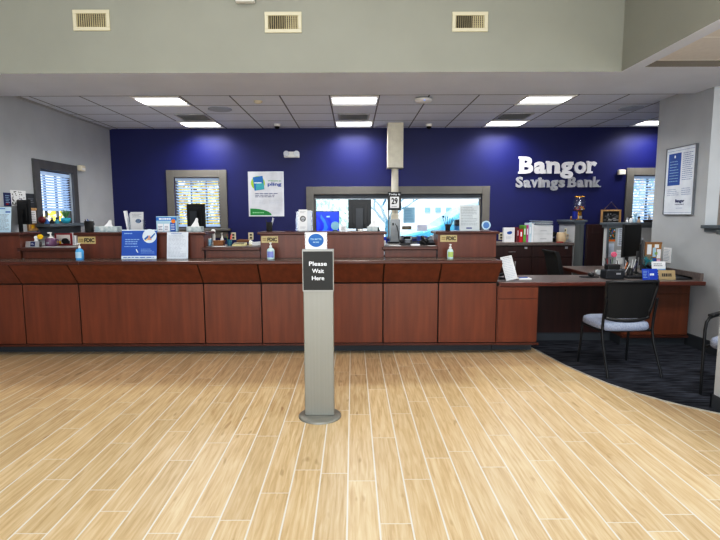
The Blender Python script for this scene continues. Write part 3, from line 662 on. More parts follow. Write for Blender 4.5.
MB().prism([(-.74, 1.44), (-.22, 1.78), (.3, 1.86), (.4, 1.44)], -.006, 0, 'y').build('window', cg, t); MB().prism([(.5, 1.44), (.4, 1.86), (1.75, 1.86), (2.05, 1.46)], -.006, 0, 'y').build('window', cg, t)
for x in (-1.1, 1.6):
    for y in (.08, 1.62):
        w = MB().to((x, y, .34), rx=PI/2).lathe([(.34, -.1), (.34, .1)], n=24).build('wheel', black, t); MB().to((x, y, .34), rx=PI/2).lathe([(.2, -.105), (.2, .105)], n=18).build('hubcap', silver, w)
MB().box(-.62, -.47, -.16, -.02, 1.42, 1.55).build('wing_mirror', black, t, bevel=.02)
MB().box(-1.84, -1.7, -.01, .25, .78, .9).build('headlight', whitep, t); MB().box(-.1, .1, -.02, 0, .98, 1.01).build('handle', silver, t)

# ------------------------------------------------------------------ light, world, camera
w = bpy.data.worlds.new('sky'); bpy.context.scene.world = w; w.use_nodes = True; nt = w.node_tree; N = nt.nodes; L = nt.links
bg = N['Background']; tc = N.new('ShaderNodeTexCoord'); sx = N.new('ShaderNodeSeparateXYZ'); rp = N.new('ShaderNodeValToRGB')
L.new(tc.outputs['Generated'], sx.inputs[0]); L.new(sx.outputs[2], rp.inputs[0])
rp.color_ramp.elements[0].position = 0; rp.color_ramp.elements[0].color = (.95, .98, 1, 1); rp.color_ramp.elements[1].position = .5; rp.color_ramp.elements[1].color = (.55, .78, 1, 1)
L.new(rp.outputs[0], bg.inputs[0]); bg.inputs[1].default_value = 2.0
def lamp(name, kind, loc, rot, energy, col=(1, 1, 1), **k):
    l = bpy.data.lights.new(name, kind); l.energy = energy; l.color = col
    for a, b in k.items(): setattr(l, a, b)
    o = bpy.data.objects.new(name, l); C.objects.link(o); o.location = loc; o.rotation_euler = rot; return o
lamp('sun', 'SUN', (0, 0, 12), (R_(32), 0, R_(-14)), 5.5, (1, .96, .9), angle=.01)
lamp('storefront_daylight', 'AREA', (-.7, -4.0, 2.2), (R_(90), 0, 0), 210, (.92, .96, 1), shape='RECTANGLE', size=6.5, size_y=3.6)
lamp('lobby_warm_fill', 'AREA', (-.5, 1.6, 4.6), (0, 0, 0), 95, (1, .97, .92), shape='RECTANGLE', size=4, size_y=4)  # warm fill added overhead to balance the cool daylight, not a fixture
lamp('office_fill', 'AREA', (3.4, 3.2, 2.95), (0, 0, 0), 55, (.96, .98, 1), shape='RECTANGLE', size=.6, size_y=.6)  # fill lamp added to brighten the grey right wall, no fitting here
cam = bpy.data.cameras.new('camera'); co = bpy.data.objects.new('camera', cam); C.objects.link(co)
M = Matrix((VR, VU, -VF)).transposed().to_4x4(); M.translation = Vector((0, 0, EYE)); co.matrix_world = M
cam.sensor_width = 36; cam.lens = F_/720*36; cam.shift_x = (360-CX)/720; cam.clip_start = .05
sc = bpy.context.scene; sc.camera = co
sc.view_settings.view_transform = 'Standard'; sc.view_settings.look = 'None'; sc.view_settings.exposure = 0
sc.view_settings.use_curve_mapping = True
cm = sc.view_settings.curve_mapping; c_ = cm.curves[3]
c_.points.new(.10, .068); c_.points.new(.5, .535); c_.points.new(.8, .86); cm.update()
# ------------------------------------------------------------------ things on the counters
def X_(u, D, v=235): return at(u, v, D).x
def H_(dv, D): return dv*(D*.994)/F_
def card(name, label, cat, loc, w, h, mats, draw=None, rz=0, tilt=0, th=.004, group=None, foot=0, parent=None, roll=0):
    m = MB().to((0, 0, 0), rx=-tilt, ry=roll)
    m.box(-w/2, w/2, 0, th, 0, h)
    if draw: draw(m, w, h)
    if foot: m.to().box(-w/2, w/2, -.005, foot, 0, .004, len(mats)-1)
    k = dict(label=label, category=cat)
    if group: k['group'] = group
    return m.build(name, mats, None, loc, rz, **k)
DB, DG = 5.78, 5.86
def pen(t, m, x, y, z0, h, tilt, az, r=.004):
    d = Vector((math.sin(tilt)*math.cos(az), math.sin(tilt)*math.sin(az), math.cos(tilt)))
    MB().tube([Vector((x, y, z0)), Vector((x, y, z0))+d*h], r, 6).build('pen', m, t)
def pen_cup(label, loc, r, h, m, pens, group=None):
    t = thing('pencil_cup', label, 'pencil cup', loc, 0, group)
    MB().lathe([(r*.9, 0), (r, h), (r*.9, h), (r*.82, .006)], n=18, cap=False).lathe([(r*.88, .001), (.001, .001)], n=18, cap=False).build('cup', m, t)
    for i, (pm, ln, ti, az) in enumerate(pens): pen(t, pm, .4*r*math.cos(az), .4*r*math.sin(az), .01, ln, ti, az)
    return t
def tissue_box(label, loc, w, d, h, fh, rz=0, group='tissue boxes'):
    t = thing('tissue_box', label, 'tissue box', loc, rz, group)
    MB().box(-w/2, w/2, -d/2, d/2, 0, h).build('box', tboxm, t, bevel=.004)
    m = MB(); n = 7; rnd = random.Random(3)
    vs = [(-.045+.09*i/(n-1), -.02+.012*math.sin(i*2.2), 0) for i in range(n)]+[(.012+(-.04+.08*i/(n-1))*.55+.006*math.sin(i), .01*math.sin(i*2.9), fh*.55+.01*math.sin(i*1.7)) for i in range(n)]+[(.02+(-.03+.05*i/(n-1))*.5, .012*math.sin(i*3.1), fh*(.85+.15*math.sin(i*.55))) for i in range(n)]
    m.to((0, 0, h)).add(vs, [(j*n+i, j*n+i+1, (j+1)*n+i+1, (j+1)*n+i) for j in range(2) for i in range(n-1)], 0, True)
    m.to((.004, .012, h)).add(vs, [(j*n+i, j*n+i+1, (j+1)*n+i+1, (j+1)*n+i) for j in range(2) for i in range(n-1)], 0, True)
    m.build('tissue', tissuem, t); return t
def sanitizer(label, loc, body, lab, h=.165, w=.036):
    t = thing('hand_sanitizer', label, 'bottle', loc, 0, 'hand sanitizers on the ledge')
    MB().lathe([(w*.9, 0), (w, .006), (w, h*.5), (w*.8, h*.6), (.013, h*.66), (.013, h*.70)], n=16).build('bottle', body, t)
    m = MB(); n = 10
    vs = [((w+.001)*math.sin(-.9+1.8*i/(n-1)), -(w+.001)*math.cos(-.9+1.8*i/(n-1)), z) for z in (h*.12, h*.46) for i in range(n)]
    m.add(vs, [(i, i+1, n+i+1, n+i) for i in range(n-1)], 0, True); m.build('paper_label', lab, t)
    p = MB().lathe([(.015, h*.68), (.015, h*.78), (.006, h*.80), (.006, h*.92)], n=12).build('pump', whitep, t)
    MB().tube([(0, 0, h*.94), (-.0, -.034, h*.93), (0, -.04, h*.89)], .006).box(-.011, .011, -.012, .012, h*.91, h*.96).build('nozzle', whitep, p)
    return t
def plaque(label, u0, u1, v0, v1, y=5.6):
    a, b = at(u0, v1, y), at(u1, v0, y); w, h = b.x-a.x, b.z-a.z
    t = thing('fdic_plaque', label, 'plaque', (a.x, y, a.z), 0, 'gold FDIC plaques')
    m = MB().box(0, w, -.006, 0, 0, h, 0).text('FDIC', w*.36, w*.94, h*.2, h*.78, -.0065, 1, .045)
    for i in range(2):
        for j in range(3): m.quad(w*(.08+.08*j), w*(.14+.08*j), h*(.3+.24*i), h*(.46+.24*i), -.0066, 2)
    m.build('plate', [gold, mat('engraving', (26, 22, 18), .6), mat('engraving_soft', (132, 112, 66), .5)], t, bevel=0)
plaque('gold FDIC plaque on the partition left of the blue poster', 78.5, 95.5, 236.5, 243.8)
plaque('gold FDIC plaque on the partition left of the waiting sign', 261.5, 278, 236, 242.8)
plaque('gold FDIC plaque on the rightmost partition below the black pen cup', 440.2, 457, 234.8, 241.8)
def monitor(label, loc, w, h, rz, lift=.10, d=.02, scr=screen, back=black, group='teller monitors', art=None, slab=False):
    t = thing('computer_monitor', label, 'monitor', loc, rz, group)     # screen faces local -y
    MB().lathe([(.1, 0), (.1, .008), (.03, .014), (.02, .016)], n=20).build('base', black, t)
    if slab: MB().box(-.045, .045, .055, .075, .01, lift+h*.7).box(-.02, .02, .035, .055, lift+h*.4, lift+h*.6).build('neck', mat('neck_grey', (58, 62, 68), .4), t)
    else: MB().box(-.03, .03, .04, .06, .01, lift+h*.6).box(-.02, .02, .02, .04, lift+h*.4, lift+h*.6).build('neck', black, t)
    b = MB().box(-w/2, w/2, -.012, .012, lift, lift+h).prism([(-w*.32, .0), (w*.32, .0), (w*.4, .0)], .012, .0121, 'y') if False else MB().box(-w/2, w/2, -.012, .012, lift, lift+h).box(-w*.33, w*.33, .012, .024, lift+h*.15, lift+h*.85)
    b = b.build('casing', back, t, bevel=.003)
    m = MB().quad(-w/2+.012, w/2-.012, lift+.014, lift+h-.012, -.0128)
    if art: art(m, w, h, lift); m.build('screen', [scr]+art.mats, b)
    else: m.build('screen', scr, b)
    return t
# --- first partition (far left)
p = at(5, 231, DB)
def sheet(m, w, h):
    m.quad(w*.12, w*.46, h*.78, h*.83, -.001, 1); m.lines(-w*.42, w*.4, h*.08, h*.72, 14, -.001, 2, 5); m.quad(-w*.45, w*.1, h*.92, h*.95, -.001, 1)
card('paper_sign', 'pale blue printed rate sheet stand at the far left of the counter', 'sign', (p.x-.02, DB, TOP), .17, H_(25.5, DB), [mat('pale_blue_paper', (196, 220, 236), .6), printb, printg, acry], sheet, tilt=R_(8), foot=.07)
monitor('black monitor turned sideways on the far left beside the wall', (-3.955, 6.06, 1.06), .27, H_(24, 6.1), PI-R_(30), at(21, 200, 6.08).z-1.06-H_(24, 6.1))
# wall pin-ups on the left wall
def onleft(name, label, cat, u0, v0, u1, v1, mats, draw, th=.006, group=None):
    a, b = onx(u0, v1, XL), onx(u1, v0, XL); w, h = b.y-a.y, b.z-a.z
    return card(name, label, cat, (XL+th+.001, (a.y+b.y)/2, a.z), w, h, mats, draw, rz=PI/2, th=th, group=group)
onleft('wall_card', 'small dark blue card pinned on the left wall', 'card', 4, 193, 10, 206, [navy, ltblue, red], lambda m, w, h: m.lines(-w*.3, w*.3, h*.2, h*.85, 5, -.001, 1, 2).quad(-w*.3, w*.1, h*.1, h*.2, -.0012, 2))
def swirl(m, w, h):
    rnd = random.Random(9)
    for i in range(46):
        x, z = rnd.uniform(-w*.46, w*.4), rnd.uniform(h*.04, h*.9); m.quad(x, x+w*rnd.uniform(.03, .1), z, z+h*rnd.uniform(.03, .09), -.001-.00002*i, 1)
onleft('wall_print', 'black and white patterned print pinned on the left wall', 'print', 11, 191, 25, 206, [white, black], swirl)
def darkc(m, w, h): m.lines(-w*.3, w*.3, h*.35, h*.7, 3, -.001, 1, 4)
onleft('wall_card', 'charcoal card pinned on the left wall beside the window frame', 'card', 26, 194, 34.5, 208, [mat('charcoal_card', (58, 62, 70), .6), printg], darkc)
def corkd(m, w, h):
    m.quad(-w*.3, w*.35, h*.32, h*.88, -.001, 1); m.lines(-w*.25, w*.3, h*.36, h*.84, 6, -.0014, 2, 3); m.quad(-w*.2, w*.1, h*.08, h*.26, -.001, 3)
    m.box(-w/2, w/2, -.012, 0, h-.03, h, 4).box(-w/2, w/2, -.012, 0, 0, .03, 4).box(-w/2, -w/2+.02, -.012, 0, .03, h-.03, 4).box(w/2-.02, w/2, -.012, 0, .03, h-.03, 4)
onleft('cork_board', 'small cork board with papers on the left wall below the window', 'cork board', 27.5, 208, 36, 231, [cork, white, printg, yellow, oak], corkd, th=.012)
# window sill things (left wall)
SZ = W1[2]
def sill(u): p = onz(u, 229, SZ); q = onx(u, 229, XL+.1); return (XL+.1, q.y, SZ)
t = thing('ball_ornament', 'dark red round ornament on the left window sill', 'ornament', sill(42.5)); MB().lathe([(.02, 0), (.02, .012)], n=12).build('foot', black, t); MB().ball((0, 0, .052), .045, 14, 10).build('ball', mat('dark_red', (110, 26, 34), .4), t)
for u, m1, m2, lab in ((47.5, mat('figure_blue', (70, 120, 180), .5), white, 'small blue and white figurine on sill beside the red ornament'), (52.5, black, silver, 'small dark figurine on sill, middle of the three'), (57.5, mat('figure_teal', (70, 150, 170), .5), navy, 'small teal figurine on sill beside the bowl')):
    t = thing('figurine', lab, 'figurine', sill(u), 0, 'figurines on the left window sill')
    MB().lathe([(.028, 0), (.03, .02), (.016, .05), (.004, .058)], n=12).build('body', m1, t); MB().ball((0, 0, .068), .017, 10, 7).build('head', m2, t)
t = thing('planter_bowl', 'turquoise bowl with a small green plant on left window sill', 'planter', sill(66.5))
MB().lathe([(.03, 0), (.055, .02), (.065, .05), (.058, .075), (.05, .07), (.01, .06)], n=18).build('bowl', mat('turquoise_glaze', (64, 176, 196), .3), t)
m = MB(); rnd = random.Random(2)
for i in range(26): a = rnd.uniform(0, 6.28); r_ = rnd.uniform(.02, .07); m.to((0, 0, .065), ry=rnd.uniform(.1, .7), rz=a).add([(0, 0, 0), (.008, .004, .05), (0, 0, .11+r_*.5), (-.008, .004, .05)], [(0, 1, 2, 3)])
m.build('leaves', mat('leaf_green', (92, 140, 84), .6, var=.12), t)
# --- first low counter
p = X_(29, DG)
def plate(m, w, h): m.box(-w*.12, w*.22, -.003, 0, h*.12, h*.88, 1).lines(-w*.08, w*.18, h*.35, h*.65, 2, -.0035, 2, 1)
card('name_plate', 'silver name plate with navy square on the far left counter', 'name plate', (-3.64, 5.665, GAPT), .15, .07, [silver, navy, printw], plate, tilt=R_(12), th=.012)
t = thing('flower_pot', 'yellow and white flowers in a small pot on far left counter', 'flowers', (X_(38.5, 5.76), 5.76, GAPT))
MB().lathe([(.022, 0), (.03, .055), (.026, .055), (.02, .01)], n=14).build('pot', mat('dark_pot', (66, 58, 60), .5), t)
for x, y, z, m1, s in ((.028, -.01, .115, yellow, .032), (-.028, 0, .105, white, .022), (-.014, -.02, .075, white, .02)):
    f = MB().tube([(0, 0, .04), (x, y, z)], .003, 6).build('stem', mat('stem_green', (70, 110, 60), .6), t)
    m = MB(); m.ball((x, y, z), s*.75, 10, 7, (1, 1, .75))
    for i in range(9): a = 2*PI*i/9; m.ball((x+s*.75*math.cos(a), y-.006, z+s*.6*math.sin(a)), s*.36, 8, 5)
    m.build('blossom', m1, f)
t = thing('pump_jar', 'mauve jar with white pump on far left low counter', 'jar', (X_(50.5, DG), DG, GAPT))
MB().lathe([(.055, 0), (.062, .01), (.06, .075), (.052, .09), (.045, .095)], n=20).build('jar', purple, t)
MB().tube([(.055, 0, .08), (.092, 0, .07), (.09, 0, .03), (.056, 0, .02)], .008).build('handle', purple, t)
m = MB(); m.quad(-.018, .014, .03, .05, -.0625).build('sticker', printg, t)
p_ = MB().lathe([(.032, .095), (.03, .108), (.009, .112), (.009, .15)], n=14).build('pump', whitep, t); MB().box(-.012, .012, -.04, .014, .148, .162).build('nozzle', whitep, p_)
t = thing('photo_frame', 'red photo frame with dark picture behind the mauve jar', 'photo frame', (X_(62, 6.0), 6.02, GAPT))
w, h = .205, .145
MB().box(-w/2, w/2, 0, .012, 0, .018).box(-w/2, w/2, 0, .012, h-.018, h).box(-w/2, -w/2+.018, 0, .012, .018, h-.018).box(w/2-.018, w/2, 0, .012, .018, h-.018).build('frame', mat('frame_red', (128, 28, 38), .4), t)
m = MB().box(-w/2+.018, w/2-.018, .004, .010, .018, h-.018, 0)
m.add([(.02+.045*math.cos(a)*1.0, .0035, .05+.035*math.sin(a)) for a in [2*PI*i/16 for i in range(16)]], [tuple(range(16))], 1).quad(.0, .075, .018, .055, .0033, 1).quad(-.075, -.03, .018, .05, .0034, 2)
m.build('picture', [mat('photo_grey', (196, 190, 186), .5), black, yellow], t)
card('white_folder', 'white folder standing beside the red photo frame', 'folder', (X_(72.5, 6.04), 6.04, GAPT), .055, .15, [white, printg], lambda m, w, h: m.quad(w*.1, w*.3, h*.05, h*.95, -.001, 1), tilt=R_(4), th=.02)
MB().box(-.16, .16, -.08, .08, 0, .004).build('loose_papers', white, None, (-3.36, 5.72, GAPT), label='white papers lying on the low counter before the mauve jar', category='papers') if False else None
# --- second partition
BK = [black, silver, navy]
pen_cup('black mesh pencil cup at the left of the tissue box', (X_(89.7, DB), DB, TOP), .05, H_(11, DB), meshb, [(printb, .14, .12, 2.4), (silver, .135, .1, .6), (black, .138, .14, 4), (printb, .13, .1, 5.2)], 'pencil cups on the partitions')
tissue_box('tissue box with patterned sides right of the black mesh pencil cup', (X_(109, DB), DB, TOP), .255, .12, H_(5.6, DB), .075)
t = thing('brochure_stand', 'clear brochure stand with grey booklets beside the left tissue box', 'brochure stand', (X_(137.5, DB)-.01, DB, TOP))
MB().box(-.095, -.075, -.02, .05, 0, .16).box(.085, .09, -.02, .05, 0, .14).box(-.075, .085, .045, .05, 0, .14).box(-.075, .085, -.02, .05, 0, .004).build('holder', acry, t)
m = MB().to((.008, 0, .004), rx=R_(-4)).box(-.07, .075, -.008, .012, 0, .225, 0).disc((.02, -.009, .12), .034, 1, sq=.72).lines(-.01, .048, .10, .14, 3, -.0095, 2, 4).lines(-.055, .06, .16, .205, 3, -.009, 3, 6)
m.build('booklet', [mat('booklet_grey', (198, 200, 204), .5), navy, ltblue, printg], t)
MB().to((-.085, 0, .004), ry=R_(-8)).box(-.012, .012, -.02, .03, 0, .24).build('booklet', mat('booklet_white', (226, 228, 232), .5), t)
MB().to((-.05, .02, .004), ry=R_(-3)).box(-.02, .02, -.005, .005, 0, .21).build('booklet', mat('booklet_silver', (176, 182, 190), .5), t)
t = thing('card_display', 'blue and white countertop gift card display box', 'display', (X_(167, DB), DB, TOP)); w = .235; h = H_(15.5, DB)
m = MB().box(-w/2, w/2, 0, .07, 0, h, 0).quad(-w*.5, w*.5, h*.72, h*.94, -.001, 1).lines(-w*.36, w*.24, h*.76, h*.9, 1, -.0015, 3, 2, .7).disc((w*.34, -.002, h*.68), .024, 2).quad(-w*.44, -w*.16, h*.02, h*.52, -.001, 3).quad(-w*.13, w*.14, h*.02, h*.52, -.001, 3).quad(w*.18, w*.44, h*.02, h*.6, -.001, 4)
m.lines(-w*.4, -w*.2, h*.1, h*.4, 3, -.0015, 5, 2).lines(-w*.09, w*.1, h*.1, h*.4, 3, -.0015, 5, 3).lines(w*.22, w*.4, h*.1, h*.5, 4, -.0015, 3, 4)
m.build('box', [ltblue, mat('bright_blue', (56, 128, 206), .5), orange, printw, pblue, navy], t)
tissue_box('tissue box on the right end of the partition before the monitor', (X_(195.5, DB), DB, TOP), .17, .115, H_(5.2, DB), .10)
monitor('black monitor before the yellow lit window, left of centre', (X_(197, 6.35), 6.35, 1.06), .25, H_(24, 6.35), PI-R_(14), at(197, 204, 6.35).z-1.06-H_(24, 6.35), slab=True)
# --- poster and paper on the ledge
p = at(139, 260, 5.5)
def bluep(m, w, h):
    m.quad(-w*.5, w*.5, 0, h*.11, -.001, 1).quad(-w*.5, w*.5, h*.965, h, -.001, 1)
    m.disc((w*.29, -.0012, h*.78), w*.2, 1, 26)
    m.ball((w*.27, -.0, h*.86), w*.035, 8, 6, (1, .08, 1.25), 3)
    m.add([(w*.2, -.0016, h*.64), (w*.36, -.0016, h*.64), (w*.31, -.0016, h*.8), (w*.23, -.0016, h*.8)], [(0, 1, 2, 3)], 3).add([(w*.13, -.002, h*.68), (w*.18, -.002, h*.64), (w*.27, -.002, h*.76), (w*.24, -.002, h*.8)], [(0, 1, 2, 3)], 4).add([(w*.3, -.002, h*.72), (w*.34, -.002, h*.68), (w*.46, -.002, h*.86), (w*.43, -.002, h*.88)], [(0, 1, 2, 3)], 4)
    m.disc((w*.19, -.0018, h*.66), w*.05, 5, 14)
    m.lines(-w*.43, -w*.15, h*.84, h*.9, 1, -.0012, 2, 3, .6); m.lines(-w*.4, w*.02, h*.48, h*.7, 3, -.0012, 2, 5, .42); m.lines(-w*.42, w*.02, h*.4, h*.45, 1, -.0012, 2, 9, .5)
    m.lines(w*.05, w*.46, h*.18, h*.36, 4, -.0012, 2, 8, .3); m.tube([(-w*.08, -.003, h*.33), (-w*.05, -.003, h*.26), (-w*.03, -.003, h*.22)], .006, 6, 1); m.lines(-w*.45, w*.45, h*.03, h*.08, 1, -.0013, 0, 4, .5)
card('counter_poster', 'blue poster with round photo and white band on the ledge', 'poster', (p.x, 5.50, LED), H_(35.5, 5.5), H_(29.8, 5.5), [pblue, mat('white_blue_print', (214, 228, 242), .6), mat('pale_print', (150, 182, 226), .6), mat('skin_print', (206, 160, 136), .6), mat('print_mid_blue', (60, 110, 180), .6), mat('print_sand', (232, 206, 150), .6), acry], bluep, tilt=R_(9), foot=.05)
p = at(177, 260, 5.5)
def notice(n, seed):
    return lambda m, w, h: (m.lines(-w*.43, w*.43, h*.06, h*.9, n, -.001, 1, seed, .4), m.lines(-w*.3, w*.3, h*.92, h*.965, 1, -.001, 2, seed, .5))
pgrey = mat('soft_print', (186, 194, 206), .7)
card('paper_notice', 'white printed notice leaning on partition right of the blue poster', 'notice', (p.x, 5.515, LED), H_(21.5, 5.5), H_(27, 5.5), [mat('bluish_paper', (216, 224, 236), .6), pgrey, printb, acry], notice(17, 3), tilt=R_(8), foot=.04)
sanitizer('blue hand sanitizer bottle below the left gold plaque, on the ledge', (X_(79.8, 5.42, 255), 5.42, LED), gel, mat('label_white_blue', (170, 204, 232), .5), .19, .042)
sanitizer('blue hand sanitizer bottle on ledge just left of the waiting sign', (X_(270.8, 5.42, 255), 5.42, LED), gelw, mat('label_pink_blue', (140, 150, 214), .5), .19, .042)
sanitizer('clear hand sanitizer bottle with green label on the right of the ledge', (X_(450.2, 5.42, 255), 5.42, LED), gelw, mat('label_green', (176, 200, 120), .5), .165, .034)
# --- second low counter
t = thing('wipes_box', 'light blue wipes box beside the second partition end', 'box', (X_(207.5, DG), 5.82, GAPT))
MB().box(-.048, .048, -.04, .04, 0, .075).build('box', mat('wipes_blue', (150, 190, 214), .5), t, bevel=.004); MB().box(-.05, .05, -.042, .042, .075, .088).build('lid', whitep, t, bevel=.003); MB().box(-.02, .02, -.0415, -.04, .015, .06).build('sticker', printb, t)
t = thing('phone_handset', 'white upright phone handset on the counter beside the wipes box', 'telephone', (X_(213, 5.95), 5.97, GAPT))
MB().box(-.03, .03, -.03, .04, 0, .02).build('cradle', whitep, t, bevel=.004)
MB().tube([(0, 0, .02), (.004, 0, .10), (0, -.004, .165)], .02, 10, r2=.018).ball((0, -.008, .165), .03, 12, 8, (1, .8, .8)).build('handset', whitep, t)
t = thing('lotion_bottle', 'small white pump bottle behind the brown basket', 'bottle', (X_(221.7, 6.02), 6.03, GAPT))
MB().lathe([(.02, 0), (.02, .07), (.009, .085), (.009, .10)], n=12).build('bottle', whitep, t); MB().lathe([(.006, .10), (.006, .13), (.012, .13), (.012, .142)], n=10).build('pump', whitep, t)
t = thing('basket', 'brown basket on the low counter below the blue wall window', 'basket', (X_(219.6, DG), 5.84, GAPT))
m = MB().prism([(-.052, 0), (.052, 0), (.06, .058), (-.06, .058)], -.045, .045, 'y')
m.build('basket', brown, t)
m = MB()
for z in (.012, .026, .04): m.tube([(-.054-z*.12, -.047, z), (.054+z*.12, -.047, z)], .003, 6)
m.tube([(-.06, -.047, .056), (.06, -.047, .056), (.06, .047, .056), (-.06, .047, .056), (-.06, -.047, .056)], .005, 6)
m.build('rim', mat('basket_rim', (146, 100, 58), .6), t)
pen_cup('teal pencil cup with coloured pens right of the brown basket', (X_(229.8, DG), 5.84, GAPT), .03, .072, mat('deep_teal', (24, 92, 112), .4), [(red, .12, .2, 2.8), (orange, .115, .15, 1.2), (pink, .125, .15, .3), (green, .11, .25, 4)])
t = thing('desk_calculator', 'cream calculator lying on low counter right of the teal cup', 'calculator', (X_(239.5, 5.8), 5.80, GAPT))
MB().prism([(-.06, 0), (.06, 0), (.06, .035), (-.06, .014)], -.075, .075, 'x').build('body', mat('cream_plastic', (214, 204, 158), .5), t, bevel=.003)
m = MB()
for i in range(6):
    for j in range(3): m.to((-.06+i*.02, -.045+j*.026, .021+j*.0045), rx=R_(10)).box(0, .013, 0, .015, 0, .005)
m.build('keys', mat('key_grey', (130, 126, 110), .5), t)
t = thing('stapler', 'brown and black stapler behind the cream calculator', 'stapler', (X_(244, 5.98), 5.99, GAPT))
MB().box(-.09, .08, -.018, .018, 0, .015).build('base', black, t, bevel=.003); MB().prism([(-.09, .03), (.08, .035), (.085, .06), (-.06, .068), (-.095, .05)], -.016, .016, 'y').build('arm', brown, t, bevel=.004); MB().tube([(.07, 0, .015), (.07, 0, .04)], .012).build('hinge', blackm, t)
t = thing('tape_dispenser', 'cream tape dispenser beside the white papers on low counter', 'tape dispenser', (X_(251.5, DG), 5.87, GAPT))
MB().prism([(-.035, 0), (.035, 0), (.03, .02), (.012, .03), (-.012, .062), (-.03, .06)], -.02, .02, 'y').build('body', mat('cream_body', (222, 212, 178), .5), t, bevel=.004); MB().to((-.008, 0, .04), rx=PI/2).lathe([(.022, -.022), (.022, .022)], n=16).build('tape_roll', acry, t)
m = MB()
for i in range(7): m.to((.002*math.sin(i*3), .002*math.cos(i*2), .006*i), rz=.05*math.sin(i*5), ry=R_(-4)).box(-.055, .055, -.05, .05, 0, .005)
m.build('paper_stack', white, None, (X_(256.8, DG)+.003, 5.88, GAPT), label='stack of white papers at the right end of second low counter', category='papers')
MB().box(-.075, .075, -.04, .04, 0, .002).build('paper_sheet', white, None, (X_(219, 5.7), 5.70, GAPT), label='white sheet lying flat in front of the brown basket', category='papers')
MB().box(-.19, .19, -.035, .035, 0, .002).build('paper_sheet', white, None, (X_(60, 5.7), 5.69, GAPT), label='long white sheet lying flat in front of the mauve jar', category='papers') 
# --- middle partition
pen_cup('black pencil cup above the middle gold plaque', (X_(269.5, DB), DB, TOP), .036, H_(9.2, DB), meshb, [(silver, .15, .28, .3), (white, .15, .18, .2), (black, .13, .2, 3)], 'pencil cups on the partitions')
t = thing('brochure_stand', 'clear brochure stand with white leaflet and round black emblem', 'brochure stand', (X_(303.5, DB), DB, TOP)); h = H_(22, DB)
MB().box(-.085, .085, -.03, .05, 0, .005).box(-.085, -.081, -.03, .05, 0, .15).box(.095, .1, -.03, .05, 0, h*.94).box(-.085, .1, .045, .05, 0, h*.9).build('holder', acry, t)
m = MB().to((-.005, 0, .005), rx=R_(-5)).box(-.05, .05, -.004, .004, 0, h*.97, 0).disc((0, -.005, h*.55), .034, 1).disc((0, -.0055, h*.55), .024, 2).lines(-.028, .028, h*.48, h*.62, 2, -.006, 1, 3, .4).lines(-.035, .035, h*.1, h*.2, 2, -.005, 3, 4).lines(-.035, .035, h*.8, h*.9, 2, -.005, 3, 6)
m.build('leaflet', [white, black, mat('emblem_grey', (188, 190, 194), .5), printg], t)
MB().to((.066, .01, .005), rx=R_(-4)).box(-.02, .022, -.006, .006, 0, h*.93).build('leaflet', mat('leaflet_pale', (206, 214, 224), .5), t)
def waves(m, w, h, l):
    for i, (a, b, c) in enumerate(((-.46, .1, 1), (-.3, .28, 2), (-.05, .46, 1))):
        m.add([(w*a, -.0132-.0002*i, l+.02), (w*(a+.22), -.0132-.0002*i, l+.02), (w*(a+.32), -.0132-.0002*i, l+h*.3), (w*(a+.2), -.0132-.0002*i, l+h*.62), (w*(a+.02), -.0132-.0002*i, l+h*.86), (w*(a-.0), -.0132-.0002*i, l+h*.7), (w*(a+.16), -.0132-.0002*i, l+h*.45), (w*(a+.14), -.0132-.0002*i, l+h*.25)], [tuple(range(8))], c)
    m.quad(-w*.04, w*.1, l+h*.73, l+h*.79, -.014, 3)
waves.mats = [mat('screen_blue_deep', (10, 40, 200), .3, emit=.55), mat('screen_blue_light', (40, 110, 255), .3, emit=.7), mat('screen_text', (140, 190, 255), .3, emit=.8)]
z0 = at(327, 230, 7.8).z
monitor('small screen showing blue waves, before the wide teller window', (X_(327.5, 7.9), 7.95, 1.08), H_(23.5, 7.95), H_(23, 7.95), 0, .17, scr=mat('screen_blue', (16, 62, 240), .3, emit=.6), art=waves, group='drive-up screens')
monitor('large black monitor seen from behind on the middle teller station', (X_(359.8, 6.35), 6.35, 1.06), H_(23, 6.35), H_(29, 6.35), PI-R_(3), at(360, 199.5, 6.35).z-1.06-H_(29, 6.35), slab=True)
t = thing('round_award', 'round clear award disc on the middle partition before the blue screen', 'award', (X_(335.3, DB), DB, TOP))
MB().box(-.03, .03, -.02, .02, 0, .012).build('base', black, t, bevel=.002); MB().to((0, 0, .062), rx=PI/2).lathe([(.05, -.008), (.05, .008)], n=28).build('disc', mat('award_blue_glass', (120, 176, 206), .15), t)
t = thing('calculator', 'small white upright card pad right of the round award', 'card stand', (X_(343.5, DB), DB, TOP)); t.name = 'card_stand'
m = MB().to((0, 0, 0), rx=R_(-12)).box(-.032, .032, 0, .004, 0, .065, 0).lines(-.024, .024, .012, .056, 5, -.001, 1, 3, .5); m.build('card', [white, printg], t); MB().box(-.032, .032, 0, .04, 0, .004).build('foot', acry, t)
tissue_box('crumpled tissue box at the right end of the middle partition', (X_(370.5, DB)+.02, DB, TOP), .12, .10, H_(4.6, DB), .075)
t = thing('candle', 'short white candle left of the crumpled tissues', 'candle', (X_(360.5, DB), DB, TOP)); MB().lathe([(.03, 0), (.032, .022), (.028, .024), (.003, .02)], n=16).build('wax', whitep, t); MB().tube([(0, 0, .02), (.001, 0, .032)], .0015, 5).build('wick', black, t)
t = thing('bell', 'small black cone shaped bell right of the crumpled tissues', 'bell', (X_(377.3, DB)+.01, DB, TOP)); MB().lathe([(.024, 0), (.02, .012), (.008, .04), (.004, .05)], n=14).build('body', mat('dark_green', (30, 44, 40), .4), t); MB().ball((0, 0, .054), .006).build('knob', silver, t)
